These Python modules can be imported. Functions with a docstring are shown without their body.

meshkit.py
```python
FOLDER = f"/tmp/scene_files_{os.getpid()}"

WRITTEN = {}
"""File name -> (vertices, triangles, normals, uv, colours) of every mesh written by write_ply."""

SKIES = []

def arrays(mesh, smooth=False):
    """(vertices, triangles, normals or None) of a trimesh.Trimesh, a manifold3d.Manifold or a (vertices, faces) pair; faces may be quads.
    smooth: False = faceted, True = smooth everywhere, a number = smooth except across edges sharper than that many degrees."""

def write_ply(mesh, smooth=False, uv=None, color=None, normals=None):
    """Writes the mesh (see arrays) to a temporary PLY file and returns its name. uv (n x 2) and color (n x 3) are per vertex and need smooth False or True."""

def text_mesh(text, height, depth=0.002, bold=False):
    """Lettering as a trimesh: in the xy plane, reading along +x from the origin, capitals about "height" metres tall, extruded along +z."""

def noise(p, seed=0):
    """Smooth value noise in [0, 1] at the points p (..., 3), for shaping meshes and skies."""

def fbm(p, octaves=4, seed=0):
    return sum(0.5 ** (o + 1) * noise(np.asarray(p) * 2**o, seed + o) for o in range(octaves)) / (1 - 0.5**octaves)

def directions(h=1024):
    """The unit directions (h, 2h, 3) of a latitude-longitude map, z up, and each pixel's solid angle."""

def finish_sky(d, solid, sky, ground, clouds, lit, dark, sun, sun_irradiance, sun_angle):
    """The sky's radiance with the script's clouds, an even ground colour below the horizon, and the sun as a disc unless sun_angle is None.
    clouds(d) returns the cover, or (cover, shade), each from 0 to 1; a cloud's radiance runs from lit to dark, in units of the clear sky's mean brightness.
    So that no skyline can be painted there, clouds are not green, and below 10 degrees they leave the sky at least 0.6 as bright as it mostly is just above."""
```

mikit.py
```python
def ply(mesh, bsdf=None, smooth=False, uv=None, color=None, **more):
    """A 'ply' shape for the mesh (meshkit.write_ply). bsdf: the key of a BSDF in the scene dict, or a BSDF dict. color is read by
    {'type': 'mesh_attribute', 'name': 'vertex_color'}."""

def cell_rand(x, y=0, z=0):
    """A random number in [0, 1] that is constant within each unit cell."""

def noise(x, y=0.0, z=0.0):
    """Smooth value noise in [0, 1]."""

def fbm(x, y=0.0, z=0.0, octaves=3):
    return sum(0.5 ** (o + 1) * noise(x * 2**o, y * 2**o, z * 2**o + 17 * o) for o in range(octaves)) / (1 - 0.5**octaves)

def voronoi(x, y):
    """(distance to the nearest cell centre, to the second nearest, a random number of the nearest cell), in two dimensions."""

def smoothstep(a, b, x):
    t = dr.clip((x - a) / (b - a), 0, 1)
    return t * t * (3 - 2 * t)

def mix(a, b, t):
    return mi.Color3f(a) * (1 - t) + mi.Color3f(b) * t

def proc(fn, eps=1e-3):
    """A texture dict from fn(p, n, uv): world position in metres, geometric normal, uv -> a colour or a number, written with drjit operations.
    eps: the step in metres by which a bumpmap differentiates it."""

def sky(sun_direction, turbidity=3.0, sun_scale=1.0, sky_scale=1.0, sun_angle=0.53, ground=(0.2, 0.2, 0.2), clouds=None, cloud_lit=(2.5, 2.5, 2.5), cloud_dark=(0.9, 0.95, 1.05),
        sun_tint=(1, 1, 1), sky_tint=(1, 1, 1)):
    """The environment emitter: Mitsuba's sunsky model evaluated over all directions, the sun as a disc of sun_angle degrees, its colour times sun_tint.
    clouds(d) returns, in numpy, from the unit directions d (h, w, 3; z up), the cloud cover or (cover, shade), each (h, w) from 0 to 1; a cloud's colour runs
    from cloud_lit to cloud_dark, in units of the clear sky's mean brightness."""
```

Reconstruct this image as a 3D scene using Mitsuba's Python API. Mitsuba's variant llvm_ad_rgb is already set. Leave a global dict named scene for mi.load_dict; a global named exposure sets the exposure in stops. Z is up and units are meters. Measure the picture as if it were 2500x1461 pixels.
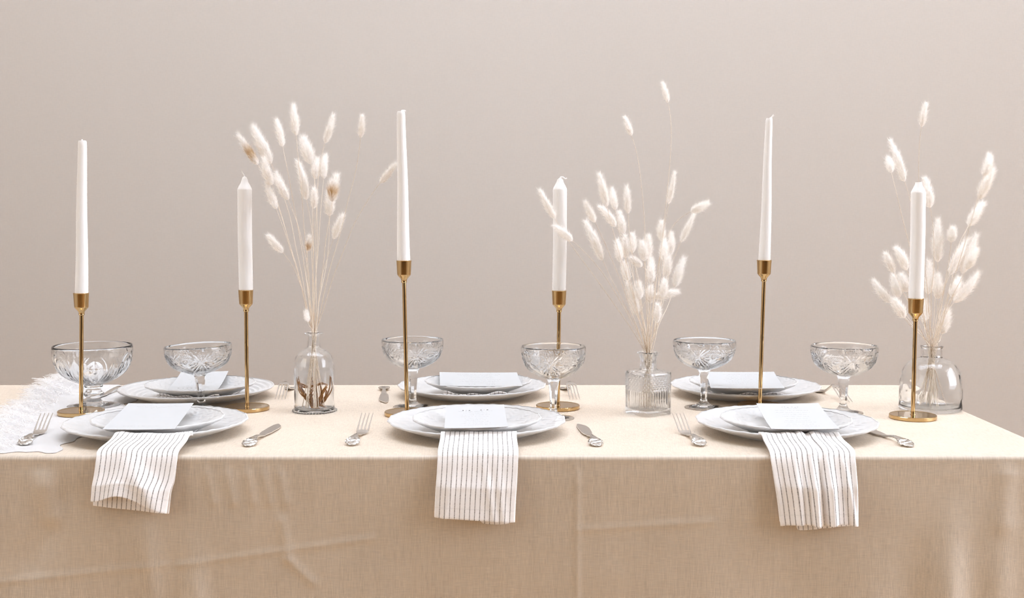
import math, random
import numpy as np, trimesh, mitsuba as mi, drjit as dr, mikit, meshkit
from shapely.geometry import Polygon, box as sbox

T = mi.ScalarTransform4f
scene, labels = {}, {}
ZT = 0.75                      # height of the table top

# ---------------------------------------------------------------- camera, light, exposure
TILT = 4.15145
CAM = np.array([0.0, 0.0, ZT + 0.36])
scene['camera'] = {'type': 'perspective', 'fov': 2 * math.degrees(math.atan(1250 / 2845.0)), 'fov_axis': 'x', 'near_clip': 0.05, 'far_clip': 50,
                   'to_world': T().look_at(origin=CAM.tolist(), target=[0, math.cos(math.radians(TILT)), CAM[2] - math.sin(math.radians(TILT))], up=[0, 0, 1])}
exposure = -0.5
DAY_KEY = (8.2, 9.0, 10.3)        # radiance of the tall bright window to the right
DAY_FILL = (2.6, 2.6, 2.55)         # radiance of the softer window to the left, nearer the camera
DAY_ROOF = (7.0, 7.8, 9.0)        # radiance of the roof window over the table's right half


# measured places, metres: x, y (away from the camera), z (above the table top)
CARDS = [[-0.5798, 1.8602, 0.0385, 0.1201, 0.0437, 0.0156, 0.1069, 0.1943], [-0.0582, 1.854, 0.0385, 0.0429, 0.0387, -0.017, 0.0971, 0.1681], [0.4542, 1.8552, 0.0385, -0.0862, 0.0466, -0.0188, 0.1024, 0.188], [-0.6061, 2.2356, 0.0385, 0.1334, 0.0489, 0.0081, 0.0924, 0.1947], [-0.0632, 2.2673, 0.0385, 0.0668, 0.0333, 0.0131, 0.1568, 0.1537], [0.4517, 2.255, 0.0385, -0.1248, 0.0145, -0.0161, 0.1356, 0.2049]]
GRASS = [
(0, -0.4619, 2.1294, 0.45, -0.5013, 2.1453, 0.5078, 0.0154, 1),
(0, -0.4411, 2.1475, 0.4523, -0.4714, 2.1365, 0.5233, 0.0217, 0),
(0, -0.4088, 2.0904, 0.4802, -0.4222, 2.1054, 0.5314, 0.0127, 0),
(0, -0.3778, 2.055, 0.4975, -0.3847, 2.0679, 0.5547, 0.0142, 0),
(0, -0.343, 2.15, 0.4898, -0.3262, 2.1488, 0.544, 0.0137, 0),
(0, -0.27, 2.0908, 0.4951, -0.2654, 2.0819, 0.5368, 0.0103, 0),
(0, -0.2355, 2.085, 0.4153, -0.205, 2.0828, 0.4525, 0.012, 0),
(0, -0.3631, 2.1149, 0.4509, -0.3765, 2.1171, 0.5007, 0.0226, 0),
(0, -0.3625, 2.1544, 0.4249, -0.3593, 2.1661, 0.4639, 0.0156, 0),
(0, -0.3467, 2.1544, 0.4255, -0.3455, 2.174, 0.472, 0.0143, 0),
(0, -0.3654, 2.0802, 0.3854, -0.3784, 2.0666, 0.4562, 0.0165, 0),
(0, -0.4361, 2.1279, 0.4134, -0.4468, 2.1097, 0.4627, 0.0172, 0),
(0, -0.3942, 2.0587, 0.3851, -0.4158, 2.0593, 0.4338, 0.0149, 0),
(0, -0.4256, 2.1103, 0.3697, -0.4469, 2.127, 0.4195, 0.014, 0),
(0, -0.316, 2.0544, 0.3821, -0.3072, 2.055, 0.4307, 0.0196, 1),
(0, -0.3369, 2.1544, 0.3569, -0.3364, 2.1443, 0.4, 0.018, 0),
(0, -0.3486, 2.0558, 0.3704, -0.346, 2.0435, 0.4069, 0.0119, 0),
(0, -0.327, 2.1374, 0.3145, -0.3063, 2.1255, 0.3616, 0.0142, 0),
(0, -0.4123, 2.0987, 0.2911, -0.4349, 2.0789, 0.3242, 0.0139, 0),
(0, -0.378, 2.154, 0.2918, -0.3715, 2.1402, 0.3216, 0.0118, 1),
(0, -0.3672, 2.0865, 0.1676, -0.3723, 2.1017, 0.1869, 0.009, 0),
(1, 0.2785, 2.1023, 0.559, 0.2702, 2.1162, 0.5973, 0.0095, 0),
(1, 0.2156, 2.1179, 0.5016, 0.2035, 2.1275, 0.5371, 0.0103, 0),
(1, 0.1666, 2.0521, 0.3734, 0.1522, 2.0537, 0.4334, 0.0142, 0),
(1, 0.1859, 2.102, 0.3683, 0.1807, 2.1169, 0.4084, 0.0124, 0),
(1, 0.2071, 2.0845, 0.3611, 0.2046, 2.0884, 0.4114, 0.0123, 0),
(1, 0.2741, 2.0482, 0.3776, 0.2842, 2.0437, 0.4366, 0.0099, 0),
(1, 0.1481, 2.0799, 0.3456, 0.1284, 2.0659, 0.3842, 0.0123, 0),
(1, 0.1905, 2.1391, 0.3371, 0.1585, 2.1342, 0.3758, 0.0148, 0),
(1, 0.2065, 2.1585, 0.3239, 0.198, 2.1621, 0.3667, 0.0135, 0),
(1, 0.1648, 2.1137, 0.276, 0.1319, 2.1192, 0.3512, 0.0176, 0),
(1, 0.0769, 2.07, 0.3521, 0.0479, 2.056, 0.4053, 0.0129, 0),
(1, 0.1075, 2.07, 0.3128, 0.073, 2.0596, 0.3415, 0.0143, 0),
(1, 0.3194, 2.0894, 0.365, 0.349, 2.0733, 0.3807, 0.0145, 0),
(1, 0.3118, 2.1572, 0.3079, 0.3355, 2.1458, 0.3629, 0.0127, 0),
(1, 0.2725, 2.1217, 0.3116, 0.2704, 2.1137, 0.3483, 0.014, 0),
(1, 0.2918, 2.146, 0.2851, 0.2941, 2.1525, 0.3277, 0.0134, 0),
(1, 0.268, 2.0569, 0.2775, 0.2705, 2.0707, 0.3164, 0.0143, 0),
(1, 0.301, 2.1545, 0.225, 0.3215, 2.1707, 0.2805, 0.0172, 0),
(1, 0.2565, 2.1095, 0.2094, 0.3019, 2.0953, 0.2214, 0.0153, 0),
(1, 0.1914, 2.0642, 0.2754, 0.1873, 2.0813, 0.3162, 0.0129, 0),
(1, 0.2052, 2.1074, 0.281, 0.2029, 2.0946, 0.3231, 0.0139, 0),
(1, 0.2213, 2.1472, 0.2888, 0.2216, 2.1528, 0.3258, 0.0134, 0),
(1, 0.2456, 2.1095, 0.2791, 0.2458, 2.1045, 0.323, 0.0161, 0),
(1, 0.2337, 2.0904, 0.2671, 0.2108, 2.08, 0.2838, 0.013, 0),
(1, 0.2442, 2.0457, 0.2389, 0.2463, 2.0607, 0.2845, 0.0149, 0),
(1, 0.2261, 2.0972, 0.1774, 0.2076, 2.0991, 0.2394, 0.0182, 0),
(1, 0.2283, 2.0798, 0.2079, 0.2266, 2.0898, 0.2399, 0.0151, 0),
(1, 0.2645, 2.0441, 0.2141, 0.2671, 2.039, 0.2464, 0.0135, 0),
(1, 0.2554, 2.0447, 0.1695, 0.2539, 2.0297, 0.2045, 0.012, 0),
(1, 0.2152, 2.1572, 0.2361, 0.2081, 2.1635, 0.2732, 0.0149, 0),
(1, 0.2375, 2.0925, 0.2761, 0.2319, 2.0934, 0.3123, 0.0159, 0),
(1, 0.2829, 2.1458, 0.2442, 0.2872, 2.1396, 0.2853, 0.0164, 0),
(1, 0.2513, 2.1119, 0.1982, 0.2538, 2.1193, 0.2309, 0.0146, 0),
(2, 0.739, 2.1195, 0.5171, 0.7465, 2.1203, 0.5621, 0.0119, 0),
(2, 0.7273, 2.1687, 0.4202, 0.7026, 2.1851, 0.5013, 0.0165, 0),
(2, 0.6784, 2.095, 0.4348, 0.6767, 2.1124, 0.4625, 0.0134, 0),
(2, 0.8368, 2.0775, 0.428, 0.8492, 2.0876, 0.4675, 0.0158, 0),
(2, 0.8683, 2.1742, 0.3881, 0.8879, 2.1596, 0.4456, 0.0191, 0),
(2, 0.8319, 2.1272, 0.3389, 0.8632, 2.1398, 0.3834, 0.0187, 0),
(2, 0.7437, 2.0786, 0.3712, 0.7338, 2.0838, 0.4261, 0.0174, 0),
(2, 0.7937, 2.1721, 0.2705, 0.7929, 2.1726, 0.3536, 0.02, 0),
(2, 0.8148, 2.164, 0.3084, 0.8129, 2.1531, 0.3365, 0.0156, 0),
(2, 0.6895, 2.1007, 0.2553, 0.6702, 2.0952, 0.2912, 0.0143, 0),
(2, 0.7118, 2.0984, 0.2597, 0.6878, 2.0923, 0.3017, 0.0168, 0),
(2, 0.716, 2.1907, 0.1938, 0.6809, 2.1936, 0.2375, 0.0166, 0),
(2, 0.7162, 2.1177, 0.1716, 0.6911, 2.1086, 0.2085, 0.0186, 0),
(2, 0.7291, 2.1911, 0.2025, 0.7164, 2.1889, 0.2488, 0.0175, 0),
(2, 0.7454, 2.1945, 0.2133, 0.7338, 2.1952, 0.2484, 0.0167, 0),
(2, 0.7653, 2.1394, 0.2127, 0.7715, 2.1553, 0.2763, 0.0171, 0),
(2, 0.7937, 2.166, 0.2022, 0.7945, 2.1693, 0.2498, 0.0173, 0),
(2, 0.8007, 2.1281, 0.2497, 0.8388, 2.1432, 0.3174, 0.0187, 0),
(2, 0.8213, 2.1263, 0.2519, 0.8535, 2.1432, 0.3259, 0.0204, 0),
(2, 0.8135, 2.0851, 0.2624, 0.83, 2.0823, 0.2999, 0.0167, 0),
(2, 0.8128, 2.1392, 0.1977, 0.8654, 2.1573, 0.2547, 0.0197, 0),
(2, 0.796, 2.107, 0.2107, 0.8145, 2.1193, 0.2459, 0.0168, 0),
(2, 0.7999, 2.1581, 0.1376, 0.8127, 2.1668, 0.1847, 0.0215, 0),
(2, 0.7648, 2.1525, 0.1599, 0.7726, 2.1713, 0.2018, 0.0146, 0)
]

# ---------------------------------------------------------------- helpers
def numbered(name):
    used = lambda k: k in scene or k in labels or any(s.startswith(k + '__') for s in scene)
    if not used(name): return name
    i = 1
    while used(f'{name}_{i:03d}'): i += 1
    return f'{name}_{i:03d}'

def thing(name, label, cat, group=None):
    k = numbered(name)
    labels[k] = {'label': label, 'category': cat, 'kind': 'thing'}
    if group: labels[k]['group'] = group
    return k

def put(key, mesh, bsdf, smooth=30, label=None, **kw):
    k = key if key in labels and '__' not in key else numbered(key)      # a labelled thing that is one mesh keeps its key
    scene[k] = mikit.ply(mesh, bsdf, smooth=smooth, **kw)
    if label: labels[k] = {'label': label}
    return k

def struct(key, mesh, bsdf, label, smooth=False):
    k = numbered(key)
    scene[k] = mikit.ply(mesh, bsdf, smooth=smooth)
    labels[k] = {'label': label, 'kind': 'structure', 'category': key.split('_')[0]}
    return k

def boxm(x0, x1, y0, y1, z0, z1):
    return trimesh.creation.box(bounds=[[x0, y0, z0], [x1, y1, z1]])

def cat(ms):
    return trimesh.util.concatenate(ms)

def grid_faces(nr, nc, wrap=True):
    i = np.arange(nr - 1)[:, None]; j = np.arange(nc if wrap else nc - 1)[None, :]
    j2 = (j + 1) % nc
    a, b, c, d = (i * nc + j), (i * nc + j2), ((i + 1) * nc + j2), ((i + 1) * nc + j)
    return np.vstack([np.stack([a, b, c], -1).reshape(-1, 3), np.stack([a, c, d], -1).reshape(-1, 3)])

def rings(R, cap0=True, cap1=True):
    """closed loft through the rings R (n, m, 3), counter-clockwise seen from the end that the list runs towards"""
    R = np.asarray(R, float); n, m = R.shape[:2]
    v = R.reshape(-1, 3); f = [grid_faces(n, m)]
    if cap0:
        v = np.vstack([v, R[0].mean(0)]); k = len(v) - 1; j = np.arange(m)
        f.append(np.stack([np.full(m, k), (j + 1) % m, j], 1))
    if cap1:
        v = np.vstack([v, R[-1].mean(0)]); k = len(v) - 1; j = np.arange(m); o = (n - 1) * m
        f.append(np.stack([np.full(m, k), o + j, o + (j + 1) % m], 1))
    return trimesh.Trimesh(v, np.vstack(f), process=False)

def lathe(prof, n=96, mod=None):
    """prof: (r, z) from the bottom centre over the outside to the top (and back inside); mod(theta, r, z, index) -> (r, z)"""
    prof = np.asarray(prof, float); th = np.arange(n) / n * 2 * np.pi
    r = np.repeat(prof[:, :1], n, 1); z = np.repeat(prof[:, 1:], n, 1)
    if mod is not None: r, z = mod(th[None, :], r, z)
    R = np.stack([r * np.cos(th), r * np.sin(th), z], -1)
    return rings(R)

def curve(pts, n):
    """smooth (Catmull-Rom) resampling of the polyline pts"""
    P = np.asarray(pts, float); P = np.vstack([2 * P[0] - P[1], P, 2 * P[-1] - P[-2]])
    out = []; m = len(P) - 3
    for t in np.linspace(0, m - 1e-9, n):
        i = int(t); u = t - i; a, b, c, d = P[i:i + 4]
        out.append(.5 * (2 * b + (c - a) * u + (2 * a - 5 * b + 4 * c - d) * u * u + (3 * b - a - 3 * c + d) * u ** 3))
    return np.array(out)

def tube(pts, rad, n=6):
    P = np.asarray(pts, float); rad = np.broadcast_to(np.asarray(rad, float), (len(P),))
    t = np.gradient(P, axis=0); t /= np.linalg.norm(t, axis=1, keepdims=True) + 1e-12
    ref = np.array([0, 0, 1.0]) if abs(t[0, 2]) < .9 else np.array([1.0, 0, 0])
    R = []
    for p, d, r in zip(P, t, rad):
        u = ref - d * (ref @ d); u /= np.linalg.norm(u); ref = u; w = np.cross(d, u)
        a = np.arange(n) / n * 2 * np.pi
        R.append(p + r * (np.cos(a)[:, None] * u + np.sin(a)[:, None] * w))
    return rings(np.array(R))

def moved(mesh, x, y, z=0.0, yaw=0.0, tilt=None):
    m = mesh.copy() if hasattr(mesh, 'copy') else mesh
    M = trimesh.transformations.rotation_matrix(yaw, [0, 0, 1])
    if tilt is not None: M = trimesh.transformations.rotation_matrix(tilt, [0, 1, 0]) @ M
    M = trimesh.transformations.translation_matrix([x, y, ZT + z]) @ M
    m.apply_transform(M); return m

def lerp_prof(pts, n):
    """smooth profile through (r, z) points"""
    return curve(pts, n)

# ---------------------------------------------------------------- materials
def mat(name, d): scene[name] = d
def two(d): return {'type': 'twosided', 'bsdf': d}
def rgb(*c): return {'type': 'rgb', 'value': list(c)}

def linen(p, n, uv):
    # slubbed weave: threads run up/down and along the table
    a = mikit.noise(p.x * 1300, p.z * 90 + 7, p.y * 90)
    b = mikit.noise(p.x * 110 + 3, p.z * 1200, p.y * 1200)
    c = mikit.fbm(p.x * 9, p.z * 7, p.y * 9)
    s = mikit.noise(p.x * 260, p.z * 18, p.y * 260 + 9)
    k = 0.80 + 0.20 * a + 0.11 * b + 0.12 * (c - .5) + 0.06 * (s - .5)
    return mi.Color3f(0.605, 0.512, 0.412) * k
mat('mat_linen', two({'type': 'principled', 'base_color': mikit.proc(linen), 'roughness': 0.45, 'specular': 0.95, 'sheen': 1.0, 'sheen_tint': 0.1}))

def wallp(p, n, uv):
    a = mikit.fbm(p.x * 1.1 + 5, p.z * 1.3, 0.0)
    b = mikit.noise(p.x * 160, p.z * 420, 0.0)
    c = mikit.noise(p.x * 420, p.z * 160, 3.0)
    return mi.Color3f(0.58, 0.53, 0.483) * (0.97 + 0.05 * a + 0.02 * (b + c - 1))
mat('mat_wall', two({'type': 'diffuse', 'reflectance': mikit.proc(wallp)}))
mat('mat_room', two({'type': 'diffuse', 'reflectance': rgb(.78, .77, .75)}))
mat('mat_room_dark', two({'type': 'diffuse', 'reflectance': rgb(.10, .085, .07)}))
mat('mat_ceiling', two({'type': 'diffuse', 'reflectance': rgb(.86, .86, .85)}))

def floorp(p, n, uv):
    w = 0.14
    i = dr.floor(p.x / w)
    g = mikit.fbm(p.x * 60 + i * 13, p.y * 3 + i * 7, 0.0)
    tone = mikit.cell_rand(i, 2, 5)
    seam = mikit.smoothstep(0.0, 0.02, dr.abs(p.x / w - dr.floor(p.x / w + .5)))
    return mikit.mix((.50, .30, .14), (.68, .44, .22), g * .6 + tone * .4) * (0.5 + 0.5 * seam)
mat('mat_floor', {'type': 'roughplastic', 'diffuse_reflectance': mikit.proc(floorp), 'alpha': 0.25})
mat('mat_frame', {'type': 'roughplastic', 'diffuse_reflectance': rgb(.82, .80, .77), 'alpha': .2})

mat('mat_porcelain', two({'type': 'principled', 'base_color': rgb(.575, .567, .556), 'roughness': 0.22, 'specular': 0.5}))
mat('mat_wax', two({'type': 'principled', 'base_color': rgb(.90, .88, .86), 'roughness': 0.35, 'specular': 0.4}))
mat('mat_wick', two({'type': 'diffuse', 'reflectance': rgb(.88, .86, .83)}))
mat('mat_brass', {'type': 'principled', 'base_color': rgb(.60, .41, .20), 'metallic': 1.0, 'roughness': 0.06})
mat('mat_silver', two({'type': 'principled', 'base_color': rgb(.80, .78, .75), 'metallic': 1.0, 'roughness': 0.2}))
mat('mat_glass', {'type': 'dielectric', 'int_ior': 1.5, 'ext_ior': 1.0})
mat('mat_card', two({'type': 'diffuse', 'reflectance': rgb(.58, .58, .578)}))
mat('mat_ink', two({'type': 'diffuse', 'reflectance': rgb(.42, .415, .415)}))
mat('mat_ink_dark', two({'type': 'diffuse', 'reflectance': rgb(.16, .15, .15)}))
mat('mat_stem', two({'type': 'diffuse', 'reflectance': rgb(.88, .78, .66)}))
mat('mat_seed', {'type': 'principledthin', 'base_color': {'type': 'mesh_attribute', 'name': 'vertex_color'}, 'roughness': 0.8, 'diff_trans': 0.7, 'eta': 1.3})
mat('mat_root', two({'type': 'diffuse', 'reflectance': rgb(.34, .155, .05)}))
mat('mat_fringe', {'type': 'principledthin', 'base_color': rgb(.92, .905, .89), 'roughness': 0.9, 'diff_trans': 0.8, 'eta': 1.3})
mat('mat_gauze', {'type': 'principledthin', 'base_color': rgb(.70, .68, .665), 'roughness': 0.9, 'diff_trans': 0.5, 'eta': 1.3})

def stripes(p, n, uv):
    pitch = 0.0076
    t = uv.x / pitch
    d = dr.abs(t - dr.floor(t + .5)) * pitch
    wob = 0.00022 * (mikit.noise(uv.y * 900, dr.floor(t + .5) * 3.1) - .5)
    line = 1 - mikit.smoothstep(0.00042, 0.00092, d + wob)
    br = 0.55 + 0.45 * mikit.noise(uv.x * 30, uv.y * 1400, 1.0)
    inside = mikit.smoothstep(0.0030, 0.0036, uv.x) * mikit.smoothstep(0.0030, 0.0036, 0.122 - uv.x)
    hem = mikit.smoothstep(0.0, 0.0012, dr.abs(uv.y - 0.0155))
    weave = 0.96 + 0.06 * mikit.noise(uv.x * 1100, uv.y * 1100, 5.0)
    return mikit.mix((.93, .905, .89), (.13, .105, .09), line * br * inside * .92) * weave * (0.90 + 0.10 * hem)
mat('mat_napkin', two({'type': 'principled', 'base_color': mikit.proc(stripes), 'roughness': .8, 'specular': .2, 'sheen': .3}))

# ---------------------------------------------------------------- the room
XL, XR, YF, YB, ZC = -4.0, 4.1, -4.0, 3.25, 3.7
struct('wall_back', boxm(XL - .1, XR + .1, YB, YB + .1, 0, ZC), 'mat_wall', 'plain warm off-white plaster wall behind the table')
struct('wall_front', boxm(XL - .1, XR + .1, YF - .1, YF, 0, ZC), 'mat_room_dark', 'dark wall behind the camera')
struct('floor', boxm(XL - .1, XR + .1, YF - .1, YB + .1, -.1, 0), 'mat_floor', 'brown wooden floor under the table')
RX0, RX1, RY0, RY1 = -1.9, 2.3, 1.25, 2.75           # roof window
ceil = trimesh.creation.extrude_polygon(sbox(XL - .1, YF - .1, XR + .1, YB + .1).difference(sbox(RX0, RY0, RX1, RY1)), .18, engine='earcut'); ceil.apply_translation([0, 0, ZC])
struct('ceiling', ceil, 'mat_ceiling', 'white ceiling with a roof window above the table')
labels['window_3'] = {'label': 'roof window above the table', 'kind': 'structure', 'category': 'window'}
put('window_3__frame', cat([boxm(RX0, RX1, RY0, RY0 + .06, ZC + .05, ZC + .11), boxm(RX0, RX1, RY1 - .06, RY1, ZC + .05, ZC + .11), boxm(RX0, RX0 + .06, RY0, RY1, ZC + .05, ZC + .11), boxm(RX1 - .06, RX1, RY0, RY1, ZC + .05, ZC + .11)]
    + [boxm(RX0 + (RX1 - RX0) * t - .02, RX0 + (RX1 - RX0) * t + .02, RY0, RY1, ZC + .05, ZC + .11) for t in (.33, .67)]), 'mat_frame', False)
scene['window_3__pane'] = {**mikit.ply(([[RX0, RY0, ZC + .11], [RX1, RY0, ZC + .11], [RX1, RY1, ZC + .11], [RX0, RY1, ZC + .11]], [[0, 3, 2, 1]]), 'mat_room'), 'emitter': {'type': 'area', 'radiance': rgb(*DAY_ROOF)}}
struct('wall_pier', boxm(3.2, 3.33, 1.98, YB, 0, ZC), 'mat_room', 'off-white wall return beside the back wall')
WINDOWS = [(XR, 1, -0.6, 2.35, 0.75, 3.5, DAY_KEY, 'tall bright window to the right of the table'), (XL, -1, -2.6, 1.0, 0.7, 3.4, DAY_FILL, 'window to the left, nearer the camera')]
for i, (xw, sg, y0, y1, z0, z1, L, lab) in enumerate(WINDOWS):
    poly = sbox(YF, 0, YB, ZC).difference(sbox(y0, z0, y1, z1))
    wr = trimesh.creation.extrude_polygon(poly, .18, engine='earcut')
    wr.apply_transform(np.array([[0, 0, 1, xw if sg > 0 else xw - .18], [1, 0, 0, 0], [0, 1, 0, 0], [0, 0, 0, 1.0]]))
    struct('wall_right' if sg > 0 else 'wall_left', wr, 'mat_room', 'off-white side wall with a window, ' + ('right' if sg > 0 else 'left') + ' of the table')
    k = f'window_{i + 1}'
    labels[k] = {'label': lab, 'kind': 'structure', 'category': 'window'}
    x0, x1, b = sorted((xw + sg * .06, xw + sg * .11)) + [.05]
    ym, zm = (y0 + y1) / 2, z0 + (z1 - z0) * .55
    bars = [boxm(x0, x1, y0, y0 + b, z0, z1), boxm(x0, x1, y1 - b, y1, z0, z1), boxm(x0, x1, y0 + b, y1 - b, z0, z0 + b), boxm(x0, x1, y0 + b, y1 - b, z1 - b, z1),
            boxm(x0, x1, ym - .02, ym + .02, z0 + b, z1 - b), boxm(x0 + .005, x1 - .005, y0 + b, y1 - b, zm - .02, zm + .02)]
    put(k + '__frame', cat(bars), 'mat_frame', False)
    xp = xw + sg * .11
    pane = ([[xp, y0, z0], [xp, y1, z0], [xp, y1, z1], [xp, y0, z1]], [[0, 3, 2, 1] if sg > 0 else [0, 1, 2, 3]])
    scene[k + '__pane'] = {**mikit.ply(pane, 'mat_room'), 'emitter': {'type': 'area', 'radiance': rgb(*L)}}

# ---------------------------------------------------------------- tablecloth
X0, X1, Y0, Y1 = -1.50, 0.834, 1.722, 2.452

def perimeter(x0, x1, y0, y1, rc, counts=(900, 160, 160, 120), nc=14):
    """counter-clockwise rounded rectangle; the same number of points whatever its size"""
    cs = [(x1 - rc, y0 + rc, -90), (x1 - rc, y1 - rc, 0), (x0 + rc, y1 - rc, 90), (x0 + rc, y0 + rc, 180)]
    arcs = [np.array([[cx + rc * math.cos(math.radians(a + 90 * k / nc)), cy + rc * math.sin(math.radians(a + 90 * k / nc))] for k in range(nc + 1)]) for cx, cy, a in cs]
    nor = [np.array([[math.cos(math.radians(a + 90 * k / nc)), math.sin(math.radians(a + 90 * k / nc))] for k in range(nc + 1)]) for cx, cy, a in cs]
    P, N = [], []
    for k in range(4):
        a, b = arcs[k - 1][-1], arcs[k][0]
        t = np.linspace(0, 1, counts[k] + 2)[1:-1, None]
        P += [a + (b - a) * t, arcs[k]]
        nn = nor[k][0]
        N += [np.repeat(nn[None], counts[k], 0), nor[k]]
    return np.vstack(P), np.vstack(N)

def seg_ridge(x, z, x0, z0, x1, z1, w, taper=0.0):
    """soft ridge along a line on the hanging front"""
    dx, dz = x1 - x0, z1 - z0; L2 = dx * dx + dz * dz
    t = np.clip(((x - x0) * dx + (z - z0) * dz) / L2, 0, 1)
    d2 = (x - x0 - t * dx) ** 2 + (z - z0 - t * dz) ** 2
    fade = np.clip(t / taper, 0, 1) ** 2 * (3 - 2 * np.clip(t / taper, 0, 1)) if taper else 1.0
    return np.exp(-d2 / (2 * w * w)) * fade

def cloth_out(P, N, z):
    """how far the hanging cloth stands out, in metres; z is measured down from the table top (negative)"""
    x, y = P[:, 0], P[:, 1]; dep = np.clip(-z, 0, 1)
    s = x * np.abs(N[:, 1]) + y * np.abs(N[:, 0])
    q = np.stack([s * 5, s * 0 + z * 1.2, s * 0], -1)
    big = (meshkit.fbm(q, 3, 4) - .5)
    o = dep * 0.10 * (meshkit.noise(np.stack([s * 7.0, s * 0 + z * .6, s * 0 + 2], -1), 9) - .5) * np.clip((dep - .08) / .25, 0, 1) + dep * .03 * big + .012 * np.clip(dep / .3, 0, 1)
    front = N[:, 1] < -.9
    f = np.zeros(len(P))
    f += .0016 * seg_ridge(x, z, .0975, -.01, .0985, -.40, .0035)            # pressed fold down the middle
    f += .0022 * seg_ridge(x, z, -.345, -.10, -.335, -.155, .006) + .002 * seg_ridge(x, z, -.338, -.155, -.30, -.19, .005)
    f += .0012 * seg_ridge(x, z, -.50, -.165, -.21, -.125, .004) + .0012 * seg_ridge(x, z, -.86, -.20, -.52, -.165, .004) + .001 * seg_ridge(x, z, .10, -.112, .30, -.100, .004)
    f += .010 * seg_ridge(x, z, -.478, -.10, -.468, -.60, .013, .32) + .005 * seg_ridge(x, z, -.56, -.03, -.53, -.30, .012, .5) - .004 * seg_ridge(x, z, -.66, -.01, -.72, -.16, .016, .4)
    f += .006 * seg_ridge(x, z, -.705, -.010, -.69, -.09, .012, .5) - .004 * seg_ridge(x, z, -.83, -.02, -.80, -.12, .012, .4)
    for k, xx in enumerate((-.46, -.43, -.40, -.375, -.352)): f += .0016 * seg_ridge(x, z, xx, -.008, xx + .012, -.07, .005)
    f += .014 * seg_ridge(x, z, .655, -.03, .645, -.60, .020, .40) + .006 * seg_ridge(x, z, .735, -.02, .715, -.6, .018, .35) - .006 * seg_ridge(x, z, .60, -.08, .59, -.6, .025, .3)
    f += .003 * seg_ridge(x, z, .74, -.01, .735, -.1, .012)
    fine = .0011 * (meshkit.fbm(np.stack([x * 22, z * 22 + x * 0, x * 0], -1), 3, 2) - .5)
    return o + np.where(front, f + fine, 0)

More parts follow.
